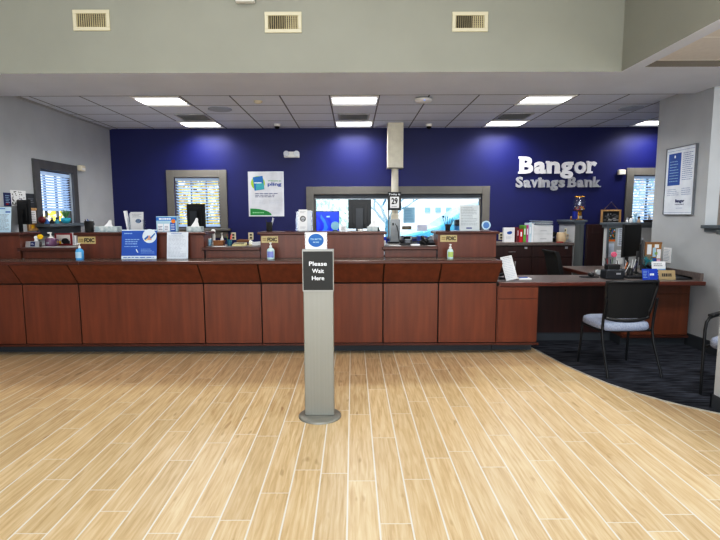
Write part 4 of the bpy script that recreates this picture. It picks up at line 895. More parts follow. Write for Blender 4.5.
# --- third low counter: phones and calculators
t = thing('glue_bottle', 'small white bottle with blue cap left of the calendar post', 'bottle', (X_(384.5, 5.85), 5.85, GAPT))
MB().lathe([(.016, 0), (.016, .05), (.008, .058)], n=12).build('bottle', whitep, t); MB().lathe([(.009, .058), (.008, .078), (.003, .082)], n=10).build('cap', mat('cap_blue', (40, 70, 190), .4), t)
def phone(label, loc, w, rz, g='desk phones'):
    t = thing('desk_phone', label, 'telephone', loc, rz, g)
    MB().prism([(-.08, 0), (.09, 0), (.09, .06), (-.08, .022)], -w/2, w/2, 'x').build('body', black, t, bevel=.005)
    MB().tube([(-w*.33, -.05, .052), (-w*.33, 0, .068), (-w*.33, .07, .088)], .019, 8).ball((-w*.33, -.055, .045), .023, 8, 6).ball((-w*.33, .075, .082), .023, 8, 6).build('handset', black, t)
    m = MB()
    for i in range(4):
        for j in range(4): m.to((w*(-.05+.1*i), -.055+.03*j, .028+.0071*j), rx=R_(12)).box(0, .014, 0, .014, 0, .005)
    m.build('keypad', mat('keypad_grey', (120, 124, 130), .4), t); MB().to((w*.12, .07, .058), rx=R_(12)).box(-w*.2, w*.3, -.01, .02, 0, .003).build('display', mat('lcd', (150, 164, 168), .2), t)
    return t
phone('black desk phone on low counter right of the calendar post', (X_(406, 5.86), 5.86, GAPT), .15, R_(-6))
phone('black desk phone on low counter left of the rightmost partition', (X_(429, 5.86), 5.87, GAPT), .15, R_(14))
t = thing('card_reader', 'grey card reader standing behind the left desk phone', 'card reader', (X_(406.5, 6.04), 6.05, GAPT))
MB().to((0, 0, 0), rx=R_(-14)).box(-.07, .07, 0, .03, 0, .10).build('body', mat('reader_grey', (140, 142, 146), .4), t, bevel=.004); MB().to((0, 0, 0), rx=R_(-14)).box(-.05, .05, -.002, 0, .055, .09).build('display', screen, t)
t = thing('stapler', 'small black stapler between the two desk phones', 'stapler', (X_(417, 5.9), 5.92, GAPT)); MB().box(-.05, .05, -.014, .014, 0, .012).build('base', black, t, bevel=.002); MB().prism([(-.05, .02), (.05, .03), (.048, .045), (-.048, .036)], -.013, .013, 'y').build('arm', black, t); MB().tube([(.04, 0, .01), (.04, 0, .03)], .01).build('hinge', blackm, t)
m = MB()
for i in range(4): m.to((.003*math.sin(i*4), 0, .004*i), rz=.06*math.sin(i*3)).box(-.05, .05, -.035, .035, 0, .004)
m.build('note_pad', white, None, (X_(415.5, 5.72), 5.74, GAPT), label='white note pad in front of the small black stapler', category='note pad')
MB().box(-.07, .07, -.03, .03, 0, .002).build('paper_sheet', white, None, (X_(395, 5.7), 5.70, GAPT), label='white sheet lying flat below the calendar post on low counter', category='papers')
MB().box(-.05, .05, -.03, .03, 0, .002).build('paper_sheet', white, None, (X_(432, 5.7), 5.70, GAPT), label='white sheet lying flat before the right desk phone', category='papers')
# pneumatic tube post
px = X_(394.8, 8.25, 150)
t = thing('pneumatic_tube', 'tall cream boxed tube post rising to ceiling before the window', 'tube station', (px, 8.2, 1.08))
zt = at(394, 168, 8.2).z
MB().box(-.125, .125, -.1, .1, zt-1.08, ZC-1.08).build('upper_box', mat('cream_box', (214, 210, 194), .5), t, bevel=.006)
MB().box(-.13, .13, -.105, .105, zt-1.08-.012, zt-1.08).build('flange', mat('flange_grey', (150, 148, 140), .5), t)
MB().lathe([(.058, .70), (.058, zt-1.09)], n=20).build('pipe', mat('cream_pipe', (206, 202, 188), .4), t)
MB().box(-.062, .062, -.07, .07, .38, .48).build('coupling', mat('cream_box2', (200, 194, 178), .5), t, bevel=.005); MB().lathe([(.055, .46), (.055, .72)], n=18).build('pipe', mat('cream_pipe', (206, 202, 188), .4), t)
MB().box(-.075, .085, -.09, .09, .03, .40).build('terminal', mat('terminal_grey', (150, 154, 156), .35, metal=.3), t, bevel=.008); MB().box(-.11, .12, -.12, .11, 0, .035).build('base', black, t, bevel=.004)
MB().tube([(0, -.095, .33), (.03, -.10, .28), (.05, -.10, .2), (.06, -.1, .1), (.07, -.095, .04)], .006).build('cable', black, t); MB().box(-.045, -.02, -.094, -.09, .30, .34).build('button', black, t)
# calendar sign hung on the post
a, b = at(387.6, 210.2, 8.06), at(401.2, 192, 8.06)
t = thing('date_sign', 'black calendar sign reading Today is 29 hung on the post', 'calendar', ((a.x+b.x)/2, 8.06, a.z)); w, h = b.x-a.x, b.z-a.z
m = MB().box(-w/2, w/2, 0, .03, 0, h, 0); m.text('Today is', -w*.42, w*.42, h*.80, h*.93, -.001, 1, .01); m.build('panel', [black, printw], t)
m = MB().box(-w*.32, w*.34, -.012, 0, h*.12, h*.74, 0); m.text('29', -w*.22, w*.24, h*.32, h*.68, -.013, 1, .04).lines(-w*.2, w*.2, h*.17, h*.24, 1, -.013, 1, 2, .4); m.build('date_card', [white, black], t)
# drive-up counter things and notices in the wide window
def pane_sign(name, label, cat, u0, v0, u1, v1, mats, draw, D=8.54):
    a, b = at(u0, v1, D), at(u1, v0, D); return card(name, label, cat, ((a.x+b.x)/2, D+.0, a.z), b.x-a.x, b.z-a.z, mats, draw, th=.003)
pane_sign('window_notice', 'light blue notice stuck on the wide window right of the calendar', 'notice', 403.2, 207.2, 415, 223, [mat('notice_blue', (150, 190, 214), .6), mat('notice_line', (120, 160, 190), .6)], lambda m, w, h: m.lines(-w*.36, w*.36, h*.15, h*.85, 7, -.001, 1, 3), 8.665)
pane_sign('window_plate', 'small brown plate on the wide window below the blue notice', 'plate', 402, 226, 411.5, 229.7, [mat('bronze_plate', (104, 92, 70), .4, metal=.4), printg], lambda m, w, h: m.lines(-w*.36, w*.36, h*.3, h*.7, 1, -.001, 1, 3), 8.665)
pane_sign('window_notice', 'pale notice low in the wide window above the right phone', 'notice', 417, 224.5, 427.5, 231, [mat('notice_lilac', (202, 206, 226), .6), pgrey], lambda m, w, h: m.lines(-w*.36, w*.36, h*.2, h*.8, 3, -.001, 1, 3), 8.665)
t = thing('storage_box', 'small dark blue box on the back counter behind the right phone', 'box', (X_(422, 8.3), 8.3, 1.08)); MB().box(-.08, .08, -.06, .06, 0, .11).build('box', mat('tray_blue', (44, 78, 156), .4), t, bevel=.004); MB().box(-.085, .085, -.065, .065, .11, .12).build('lid', mat('tray_lid', (60, 100, 180), .4), t)
t = thing('receipt_printer', 'small grey receipt printer on the back counter before the window', 'printer', (X_(436, 8.2), 8.2, 1.08)); MB().box(-.09, .09, -.1, .1, 0, .13).build('body', mat('printer_grey', (168, 172, 176), .4), t, bevel=.01); MB().box(-.06, .06, -.06, .02, .13, .135).build('slot', black, t); MB().to((0, .0, .13), rx=R_(20)).box(-.045, .045, 0, .002, 0, .07).build('receipt', white, t)
t = thing('binder_clip_box', 'blue storage box on back counter left of the tube post', 'box', (X_(381, 8.2), 8.12, 1.08)); t.name = 'storage_box'; MB().box(-.08, .08, -.06, .06, 0, .10).build('box', mat('box_blue', (34, 64, 190), .4), t, bevel=.004); MB().box(-.085, .085, -.065, .065, .10, .115).build('lid', mat('box_lid', (50, 84, 206), .4), t)
# --- rightmost partition
t = pen_cup('black pen cup with many pens before the wide window', (X_(447.7, DB), DB, TOP), .03, .075, meshb, [(black, .15, .32, 2.9), (black, .16, .12, 1.6), (blackm, .15, .3, .2), (black, .13, .42, .1), (navy, .14, .2, .8), (black, .16, .18, 2.3)], 'pencil cups on the partitions')
MB().ball((-.053, .01, .162), .013, 10, 7).build('pen_topper', black, t)
p = X_(469, DB)
card('paper_notice', 'grey printed notice in clear stand on the rightmost partition', 'notice', (p, DB-.02, TOP), H_(20, DB), H_(25.8, DB), [mat('greyish_paper', (198, 206, 210), .6), mat('notice_print', (142, 152, 162), .7), mat('notice_navy', (60, 72, 130), .6), acry], lambda m, w, h: (m.lines(-w*.42, w*.42, h*.2, h*.93, 12, -.001, 1, 8, .36), m.quad(-w*.16, w*.12, h*.08, h*.13, -.001, 2)), tilt=R_(6), foot=.06)
t = thing('round_award', 'round clear glass award on the right end of rightmost partition', 'award', (X_(485.8, DB), DB, TOP))
MB().box(-.035, .035, -.022, .022, 0, .012).build('base', acry, t); MB().to((0, 0, .062), rx=PI/2).lathe([(.036, -.007), (.052, -.009), (.052, .009), (.036, .007), (.036, -.007)], n=28, cap=False).build('rim', mat('award_rim', (188, 216, 236), .15), t)
m = MB().to((0, 0, .062), rx=PI/2).lathe([(.036, -.003), (.036, .003)], n=24); m.build('disc', mat('award_face', (84, 128, 186), .15), t)

# ------------------------------------------------------------------ back cabinet top
BT = 1.10
p = X_(509.5, 8.2)
t = thing('box', 'white box with blue emblem on the back cabinet left end', 'box', (p, 8.25, BT)); w = .175; h = .235
m = MB().box(-w/2, w/2, -.04, .04, 0, h, 0).disc((0, -.041, h*.64), .04, 1, sq=.6).disc((.018, -.0415, h*.66), .026, 1, sq=.9).lines(-.05, .05, h*.2, h*.4, 3, -.041, 2, 3)
m.build('box', [white, mat('emblem_blue', (42, 92, 172), .5), pgrey], t)
def book(label, u0, u1, h, m, y=8.22, lean=0):
    a, b = X_(u0, y), X_(u1, y)
    kind = 'book' if 'book' in label else 'binder'; t = thing(kind, label, kind, (a, y, BT), 0, 'binders and books on the back cabinet')
    k = MB().to((0, 0, 0), ry=lean).box(0, b-a, -.1, .12, 0, h); k.build('cover', m, t, bevel=.004)
    MB().to((0, 0, 0), ry=lean).box((b-a)*.3, (b-a)*.7, -.1008, -.1, h*.45, h*.8).build('spine_label', printw, t)
book('thin dark red book leaning beside the white box', 515.3, 517, .24, mat('book_maroon', (110, 24, 34), .5), lean=R_(-1))
book('red book on the back cabinet left of the green binder', 517.3, 521, .21, mat('book_red', (186, 34, 50), .5))
book('green binder on the back cabinet beside the pink one', 521.3, 524, .275, mat('book_green', (108, 168, 70), .5))
book('pink binder on the back cabinet right of the green one', 524.2, 526.3, .275, magenta)
book('pale blue binder on the back cabinet right of the pink one', 526.5, 529.4, .31, mat('binder_pale', (196, 218, 230), .5))
book('white binder on the back cabinet beside the paper tray unit', 529.5, 531.2, .30, white)
t = thing('paper_sorter', 'white two-drawer paper sorter on the back cabinet', 'paper tray', (X_(541.3, 8.2), 8.25, BT)); w = X_(551, 8.2)-X_(531.5, 8.2)
MB().box(-w/2, w/2, -.13, .16, 0, .27).build('casing', mat('sorter_grey', (206, 210, 212), .4), t, bevel=.004)
for i in range(2):
    d = MB().box(-w/2+.01, w/2-.01, -.14, -.13, .01+i*.13, .13+i*.13).build('drawer', mat('sorter_front', (222, 224, 226), .4), t, bevel=.003); MB().box(-.05, .05, -.146, -.14, .05+i*.13, .065+i*.13).build('handle', silver, d)
m = MB()
for i in range(9): m.to((.012*math.sin(i*2.3), .01*math.cos(i*3), .27+i*.009), rz=.09*math.sin(i*1.7), ry=R_(2*math.sin(i))).box(-w*.45, w*.45, -.12, .12, 0, .006, i % 3)
m.build('paper_pile', [white, mat('pile_grey', (120, 124, 130), .6), mat('pile_blue', (170, 186, 200), .6)], None, (t.location.x+.005, 8.24, BT), label='messy paper pile on top of the white paper sorter', category='papers')
t = thing('camera_bag', 'black hole punch between the paper sorter and beige mug', 'hole punch', (X_(553.8, 8.3), 8.32, BT)); t.name = 'hole_punch'
MB().box(-.05, .05, -.05, .05, 0, .06).build('base', black, t, bevel=.006); MB().prism([(-.05, .07), (.05, .1), (.05, .15), (-.03, .17), (-.055, .12)], -.04, .04, 'y').build('lever', black, t, bevel=.006); MB().tube([(.0, 0, .06), (0, 0, .09)], .02).build('pin', silver, t)
t = thing('crock', 'beige stoneware crock on the back cabinet beside the grey half wall', 'crock', (X_(561.3, 8.15)+.0, 8.15, BT))
MB().lathe([(.06, 0), (.078, .02), (.08, .10), (.07, .14), (.072, .155), (.06, .155), (.05, .13)], n=22).build('pot', mat('stoneware', (206, 186, 156), .5, var=.05), t); MB().tube([(.07, 0, .13), (.11, 0, .12), (.11, 0, .06), (.075, 0, .04)], .009).build('handle', mat('stoneware', (206, 186, 156)), t)
MB().box(-.05, .05, -.02, .02, 0, .012).build('pen_case', red, None, (X_(560, 8.02), 8.02, BT), label='small red case lying before the beige crock', category='case')
# gumball machine on the side half wall
t = thing('gumball_machine', 'brass and glass candy machine standing on the grey half wall', 'candy machine', (X_(579, 8.15)-.03, 8.12, 1.46))
MB().box(-.062, .062, -.06, .06, 0, .012).build('base', brass, t, bevel=.003)
MB().box(-.085, -.035, -.04, .05, .012, .135).build('body', mat('candy_body_blue', (30, 52, 150), .35), t, bevel=.006); MB().box(-.03, .03, -.03, .03, .012, .135).build('column', brass, t, bevel=.004)
MB().lathe([(.05, .13), (.07, .14), (.078, .15)], n=20).build('collar', brass, t)
m = MB().lathe([(.078, .15), (.094, .19), (.096, .31), (.082, .36)], n=22, cap=False); m.build('globe', acry, t)
MB().lathe([(.085, .36), (.085, .372), (.06, .382), (.004, .386)], n=20).build('lid', brass, t)
m = MB(); rnd = random.Random(8); cs = [red, white, yellow, teal, pink, brown]
for i in range(56): a = rnd.uniform(0, 6.28); r_ = .072*math.sqrt(rnd.random()); m.ball((r_*math.cos(a), r_*math.sin(a), .165+rnd.random()*.05), .011, 7, 5, mat=rnd.randrange(6))
o = m.build('candies', cs, t); o['kind'] = 'stuff'
MB().to((0, -.04, .10), rx=PI/2).lathe([(.026, -.012), (.026, .012)], n=18).build('coin_dial', brass, t); MB().box(-.022, .022, -.07, -.03, .02, .065).build('chute', silver, t)
t = thing('toy_figure', 'tiny brown figure beside the candy machine', 'figurine', (X_(569.6, 8.15), 8.12, 1.46)); MB().lathe([(.014, 0), (.018, .02), (.008, .035)], n=10).build('body', brown, t); MB().ball((0, 0, .044), .013).build('head', mat('toy_tan', (210, 180, 140), .5), t)
p = at(571.0, 236, 8.3)
# outlet on the side half wall, facing the cabinet
t = thing('outlet_plate', 'cream outlet plate on the side of the grey half wall', 'outlet', (3.535, 8.32, 1.20), -PI/2, 'outlet plates'); MB().box(-.04, .04, -.008, 0, 0, .12).build('plate', cream, t, bevel=.003); MB().box(-.016, .016, -.011, -.008, .02, .05).box(-.016, .016, -.011, -.008, .07, .10).build('socket', creamdk, t)
# hanging picture on the blue wall
a, b = at(601, 222, 8.56), at(621.5, 209.5, 8.56); w, h = b.x-a.x, b.z-a.z+.06
t = thing('hanging_picture', 'wood framed dark photo hanging by string on the blue wall', 'picture', ((a.x+b.x)/2, 8.59, a.z-.06)); k = .03
MB().box(-w/2, w/2, -.03, 0, 0, k).box(-w/2, w/2, -.03, 0, h-k, h).box(-w/2, -w/2+k, -.03, 0, k, h-k).box(w/2-k, w/2, -.03, 0, k, h-k).build('frame', oak, t)
m = MB().box(-w/2+k, w/2-k, -.012, -.002, k, h-k, 0); rnd = random.Random(6)
for i in range(30): x, z = rnd.uniform(-w*.4, w*.34), rnd.uniform(h*.2, h*.78); m.quad(x, x+rnd.uniform(.015, .05), z, z+rnd.uniform(.008, .03), -.0125-.00003*i, rnd.choice((1, 1, 2)))
m.build('picture', [mat('photo_dark', (40, 42, 46), .4), mat('photo_mid', (110, 112, 116), .5), mat('photo_light', (176, 178, 180), .5)], t)
zt = at(611, 202, 8.59).z-t.location.z
MB().tube([(-w*.36, -.01, h-.005), (0, -.01, zt), (w*.36, -.01, h-.005)], .004, 6).build('string', mat('jute', (120, 100, 78), .8), t); MB().tube([(0, 0, zt), (0, -.02, zt)], .006, 6).build('nail', silver, t)
# left poster on the blue wall
a, b = at(249.5, 216, YB), at(283, 172, YB); w, h = b.x-a.x, b.z-a.z
t = thing('wall_poster', 'white poster with green dome and blue card on the blue wall', 'poster', ((a.x+b.x)/2, YB, a.z))
m = MB().box(-w/2, w/2, -.008, 0, 0, h, 0)
m.disc((-w*.23, -.009, h*.75), w*.2, 1, 26)
c0, s0 = math.cos(R_(8)), math.sin(R_(8)); q = [(-.145, -.155), (.145, -.155), (.145, .155), (-.145, .155)]
m.add([(-w*.21+w*(x*c0-z*1.05*s0), -.0096, h*.745+w*(x*s0+z*1.25*c0)) for x, z in q], [(0, 1, 2, 3)], 2); m.add([(-w*.21+w*(x*c0-z*1.05*s0), -.0099, h*.745+w*(x*s0+z*1.25*c0)) for x, z in ((-.1, -.15), (.14, -.15), (.14, -.02), (-.06, .04))], [(0, 1, 2, 3)], 3)
m.lines(-w*.33, -w*.12, h*.74, h*.77, 1, -.0102, 6, 2, .7)
m.text('Welcome to', w*.06, w*.44, h*.785, h*.82, -.009, 4, .02); m.text('pling', w*.05, w*.45, h*.665, h*.765, -.009, 5, .03)
m.lines(-w*.32, w*.36, h*.42, h*.53, 3, -.009, 7, 5, .4); m.lines(-w*.42, -w*.02, h*.26, h*.36, 3, -.009, 8, 4, .3); m.lines(w*.08, w*.42, h*.26, h*.36, 3, -.009, 8, 7, .3)
m.add([(-w*.47+w*.62*math.cos(PI*i/2/12)*1.0, -.009, .012+h*.155*math.sin(PI*i/2/12)) for i in range(13)]+[(-w*.47, -.009, .012)], [tuple(range(14))], 4)
m.lines(-w*.4, w*0, h*.055, h*.10, 1, -.0096, 9, 3, .6); m.lines(w*.22, w*.42, h*.05, h*.08, 1, -.009, 8, 3, .5)
m.build('sheet', [mat('poster_white', (208, 211, 219), .5), lime, mat('card_blue', (36, 112, 178), .5), teal, green, mat('pling_blue', (40, 72, 150), .5), printw, navy, pgrey, mat('pale_green', (150, 210, 160), .6)], t)
f = MB(); k = .008
f.box(-w/2-k, w/2+k, -.012, 0, -k, 0).box(-w/2-k, w/2+k, -.012, 0, h, h+k).box(-w/2-k, -w/2, -.012, 0, 0, h).box(w/2, w/2+k, -.012, 0, 0, h); f.build('frame', silver, t)
# right poster on the grey wall
a, b = onx(665, 215, XR), onx(698.5, 145, XR); w, h = a.y-b.y, .80; z0 = 1.545
t = thing('wall_poster', 'white framed poster with tall blue panel on the grey wall', 'poster', (XR, (a.y+b.y)/2, z0), -PI/2)
m = MB().box(-w/2, w/2, -.02, 0, 0, h, 0); x0, x1 = -w*.42, w*.02
m.quad(x0, x1, h*.44, h*.92, -.021, 1).ball(((x0+x1)/2, -.021, h*.87), .016, 10, 6, (1, .05, 1.2), 2)
m.lines(x0+.03, x1-.03, h*.48, h*.82, 8, -.0215, 5, 3, .25); m.lines(w*.08, w*.44, h*.5, h*.92, 14, -.021, 3, 6, .35); m.lines(-w*.4, w*.04, h*.28, h*.39, 4, -.021, 3, 8, .3); m.lines(w*.1, w*.42, h*.28, h*.40, 4, -.021, 3, 9, .3)
m.text('Bangor', -w*.1, w*.22, h*.165, h*.225, -.021, 4, .05); m.text('Savings Bank', -w*.1, w*.22, h*.135, h*.16, -.021, 4, .02); m.lines(-w*.06, w*.18, h*.085, h*.10, 1, -.021, 3, 2, .5); m.quad(-w*.47, w*.47, h*.025, h*.03, -.021, 3).quad(-w*.47, w*.47, h*.955, h*.96, -.021, 3)
m.build('sheet', [mat('poster_page', (226, 234, 246), .4), mat('poster_panel', (62, 98, 172), .5), printw, mat('poster_print', (140, 154, 190), .6), navy, ltblue], t)
f = MB(); k = .007
f.box(-w/2-k, w/2+k, -.024, 0, -k, 0).box(-w/2-k, w/2+k, -.03, 0, h, h+k).box(-w/2-k, -w/2, -.03, 0, 0, h).box(w/2, w/2+k, -.03, 0, 0, h); f.build('frame', mat('poster_frame', (120, 124, 130), .35, metal=.3), t)

# ------------------------------------------------------------------ desk things
p = onz(512, 284, DT)
card('desk_notice', 'white printed notice leaning in a stand on the left desk end', 'notice', (X_(512, 5.56, 280), 5.56, DT+.012), H_(12.5, 5.4), H_(25.5, 5.4), [mat('notice_white', (222, 224, 226), .6), pgrey, printg, acry], notice(12, 5), rz=R_(4), tilt=R_(16), foot=.09, roll=R_(-11))
t = thing('form_pad', 'small white pad with a pen lying on the left desk end', 'note pad', (X_(524.5, 5.7, 280), 5.72, DT)); MB().box(-.07, .07, -.05, .05, 0, .012).build('pad', white, t); MB().tube([(-.06, -.01, .017), (.05, .02, .017)], .005, 6).build('pen', printb, t)
t = thing('black_binder', 'black tape gun beside the desk notice', 'tape gun', (X_(500.5, 5.7, 275)+.01, 5.72, DT)); t.name = 'desk_stapler'; t['label'] = 'black stapler half hidden behind the white desk notice'; t['category'] = 'stapler'
MB().box(-.02, .06, -.03, .03, 0, .02).build('base', black, t, bevel=.004); MB().prism([(-.02, .03), (.06, .05), (.055, .08), (-.015, .06)], -.02, .02, 'y').build('arm', black, t, bevel=.004); MB().tube([(.05, 0, .018), (.05, 0, .045)], .012).build('hinge', blackm, t)
q = onz(590, 277.5, DT)
MB().prism([(.11*math.cos(2*PI*i/24), .085*math.sin(2*PI*i/24)) for i in range(24)], 0, .006, 'z').build('mouse_pad', mat('pad_black', (28, 28, 32), .8), None, (q.x, 5.86, DT), label='black oval mouse pad on the desk behind the chair', category='mouse pad')
t = thing('computer_mouse', 'black computer mouse on the oval mouse pad', 'mouse', (q.x+.02, 5.85, DT+.006)); MB().ball((0, 0, .028), .045, 14, 8, (.75, 1.1, .6)).build('shell', black, t); MB().to((0, -.03, .05), ry=PI/2).lathe([(.006, -.004), (.006, .004)], n=10).build('scroll_wheel', printg, t)
t = thing('document_scanner', 'boxy black check scanner on the desk with silver badge', 'scanner', (X_(612, 5.72, 275), 5.72, DT)); w = .21
MB().box(-w/2, w/2, -.07, .07, 0, .105).build('body', mat('scanner_black', (38, 41, 48), .4), t, bevel=.012); MB().box(-w*.3, w*.4, -.02, .07, .105, .165).build('tower', black, t, bevel=.01); MB().box(w*.05, w*.3, -.072, -.07, .055, .075).build('badge', silver, t); MB().box(-w*.4, w*.4, -.04, -.03, .105, .108).build('slot', printg, t)
t = thing('tape_dispenser', 'clear tape dispenser on the desk return behind the scanner', 'tape dispenser', (X_(600, 6.0, 268), 6.0, DT)); MB().prism([(-.06, 0), (.06, 0), (.06, .03), (.02, .035), (-.02, .075), (-.055, .07)], -.025, .025, 'y').build('body', acry, t); MB().to((-.02, 0, .045), rx=PI/2).lathe([(.03, -.02), (.03, .02)], n=18).build('tape_roll', whitep, t)
t = pen_cup('black pencil cup with pink flower pen on the desk', (X_(612, 6.05, 260), 6.08, DT), .04, .11, black, [(black, .2, .25, 2.5), (red, .19, .2, 2.0), (silver, .18, .3, .4), (white, .2, .3, 5.8), (navy, .19, .2, 4.2)])
s = MB().tube([(0, 0, .02), (.03, 0, .24)], .004, 6).build('flower_pen', mat('stem_green', (70, 110, 60)), t); m = MB().ball((.03, -.01, .25), .018, 10, 7)
for i in range(8): m.ball((.03+.024*math.cos(i*PI/4), -.012, .25+.021*math.sin(i*PI/4)), .014, 8, 5)
m.build('flower', pink, s)
pen_cup('grey mesh cup crammed with pens left of the tall monitor', (X_(622.5, 5.85, 266), 5.86, DT), .038, .10, mat('cup_grey', (70, 74, 80), .4), [(silver, .19, .35, .5), (white, .18, .25, 1.8), (orange, .17, .3, .1), (black, .2, .28, 3.3), (silver, .2, .12, 4.6), (white, .17, .4, 5.7), (black, .16, .45, .3)])
pen_cup('black cup with white pens in front of the tall monitor', (X_(631, 5.9, 266), 5.92, DT), .035, .10, black, [(white, .2, .3, .7), (white, .21, .4, .4), (silver, .19, .2, 2.5), (black, .2, .35, 4.0), (navy, .19, .5, .2)])
monitor('tall black monitor turned sideways on the desk corner', (X_(633, 6.32, 245), 6.36, DT), .46, H_(33, 6.3), R_(36), .20, group='desk monitors')
monitor('second black monitor seen edge-on right of the tall one', (X_(642, 6.1, 250), 6.1, DT), .40, H_(30, 6.1), R_(60), .07, group='desk monitors')
t = thing('computer_keyboard', 'black keyboard lying on the desk under the monitors', 'keyboard', (X_(636, 5.85, 270), 5.78, DT)); MB().box(-.16, .16, -.06, .06, 0, .02).build('body', black, t, bevel=.005); m = MB()
for i in range(12):
    for j in range(4): m.box(-.15+i*.025, -.13+i*.025, -.05+j*.025, -.03+j*.025, .02, .025)
m.build('keys', mat('key_dark', (48, 50, 56), .5), t)
t = thing('desk_telephone', 'black desk telephone beside the keyboard', 'telephone', (3.74, 6.14, DT)); t.name = 'desk_phone'
MB().prism([(-.08, 0), (.08, 0), (.08, .07), (-.08, .03)], -.09, .09, 'x').build('body', black, t, bevel=.006); MB().tube([(-.06, -.06, .05), (-.06, 0, .075), (-.06, .07, .095)], .02, 8).build('handset', black, t)
m = MB()
for i in range(3):
    for j in range(3): m.to((-.01+.025*i, -.05+.03*j, .04+.0075*j), rx=R_(14)).box(0, .015, 0, .015, 0, .004)
m.build('keypad', mat('keypad_grey', (120, 124, 130)), t)
# cork board leaning on the right wall, fan, signs
a = at(646, 263, 6.35); t = thing('cork_board', 'wood framed cork board with pinned notes propped on the desk', 'cork board', (X_(654.5, 6.42, 255), 6.43, DT+.09), R_(-14)); w, h = .22, .29; k = .022
MB().box(-w/2, w/2, -.012, .012, 0, k).box(-w/2, w/2, -.012, .012, h-k, h).box(-w/2, -w/2+k, -.012, .012, k, h-k).box(w/2-k, w/2+.02, -.02, .012, 0, h).build('frame', mat('frame_brown', (150, 108, 68), .5), t); MB().box(-w/2+k, w/2-k, -.002, .008, k, h-k).build('board', cork, t)
for x0, x1, z0, z1, mm in ((-.085, -.035, .13, .26, white), (-.02, .02, .1, .22, ltblue), (.03, .075, .08, .20, white), (.0, .05, .215, .262, white), (.005, .04, .13, .16, lime), (-.02, .03, .04, .085, printb), (.035, .075, .03, .07, mat('note_pink', (232, 190, 214), .6))):
    MB().box(x0, x1, -.004, -.002, z0, z1).build('note', mm, t)
t['label'] = 'wood framed cork board with pinned notes beside the desk monitors'
MB().box(-.12, .12, -.05, .05, 0, .09).build('storage_box', mat('book_black', (34, 34, 38), .5), None, (X_(654.5, 6.42, 255), 6.43, DT), R_(-14), label='low black box under the propped cork board', category='box')
t = thing('desk_fan', 'small teal desk fan in front of the cork board', 'fan', (X_(647.5, 6.3, 262), 6.3, DT)); zc = .15
MB().lathe([(.055, 0), (.05, .015), (.012, .022), (.010, .09)], n=18).build('base', teal, t)
m = MB()
for rr in (.068, .05, .032, .014): m.tube([(rr*math.cos(2*PI*i/24), -.02 if rr < .06 else 0, zc+rr*math.sin(2*PI*i/24)) for i in range(25)], .003, 5)
for i in range(12): a_ = 2*PI*i/12; m.tube([(.012*math.cos(a_), -.022, zc+.012*math.sin(a_)), (.068*math.cos(a_), 0, zc+.068*math.sin(a_))], .0022, 5)
m.build('cage', teal, t); MB().to((0, .01, zc), rx=PI/2).lathe([(.02, -.02), (.022, .01)], n=14).build('motor', teal, t)
m = MB()
for i in range(3): a_ = 2*PI*i/3; m.add([(.012*math.cos(a_), 0, zc+.012*math.sin(a_)), (.055*math.cos(a_-.4), -.008, zc+.055*math.sin(a_-.4)), (.058*math.cos(a_+.1), .0, zc+.058*math.sin(a_+.1)), (.05*math.cos(a_+.5), .008, zc+.05*math.sin(a_+.5))], [(0, 1, 2, 3)])
m.build('blade', mat('fan_blade', (120, 196, 204), .4), t)
a, b = onx(664.5, 262, XR), onx(670.5, 249, XR)
card('wall_notice', 'small white notice taped on the grey wall above the desk', 'notice', (XR-.006, (a.y+b.y)/2, (a.z+b.z)/2-.09), abs(a.y-b.y)+.05, .19, [white, pgrey], lambda m, w, h: m.lines(-w*.4, w*.4, h*.1, h*.9, 8, -.001, 1, 5, .45), rz=-PI/2)
def bsign(m, w, h): m.lines(-w*.44, -w*.15, h*.2, h*.85, 5, -.001, 1, 5, .3), m.lines(w*.0, w*.3, h*.4, h*.62, 1, -.001, 2, 4, .8), m.quad(-w*.08, -w*.07, h*.15, h*.85, -.001, 1)
card('desk_sign', 'small royal blue sign standing on the desk front', 'sign', (X_(650.5, 5.55, 278), 5.55, DT), H_(15.5, 5.55), H_(12, 5.55), [mat('royal_blue', (34, 74, 180), .4), ltblue, printw, acry], bsign, tilt=R_(14), foot=.06)
def wbs(m, w, h): m.quad(-w/2, w/2, 0, h*.55, -.001, 1).quad(-w/2, w/2, h*.5, h*.55, -.0012, 3).lines(-w*.36, w*.36, h*.68, h*.9, 2, -.001, 2, 3, .5).lines(-w*.4, w*.4, h*.1, h*.4, 2, -.0014, 3, 6, .3)
card('desk_sign', 'white over blue upright card behind the royal blue sign', 'sign', (X_(659.3, 5.8, 275), 5.8, DT), H_(14, 5.8), H_(16.5, 5.8), [white, pblue, printg, ltblue, acry], wbs, tilt=R_(10), foot=.06)
card('name_plate', 'gold toned name plate with dark letters on the desk', 'name plate', (X_(668.5, 5.58, 280), 5.6, DT), H_(16, 5.6), H_(10, 5.6), [mat('gold_card', (168, 150, 116), .4, metal=.2), mat('plate_dark', (58, 50, 44), .6), acry], lambda m, w, h: m.lines(-w*.3, w*.4, h*.3, h*.7, 1, -.001, 1, 3, .8), rz=R_(-8), tilt=R_(18), foot=.05)
t = thing('document_tray', 'flat black folder tray on the right end of the desk', 'tray', (3.73, 5.80, DT), 0); MB().box(-.11, .11, -.20, .22, 0, .012).box(-.11, -.10, -.2, .22, .012, .03).box(.10, .11, -.2, .22, .012, .03).box(-.10, .10, .21, .22, .012, .03).build('tray', black, t); MB().to((0, 0, .012), rx=R_(2)).box(-.095, .095, -.19, .2, 0, .006).build('folder', mat('folder_grey', (64, 68, 74), .4), t)
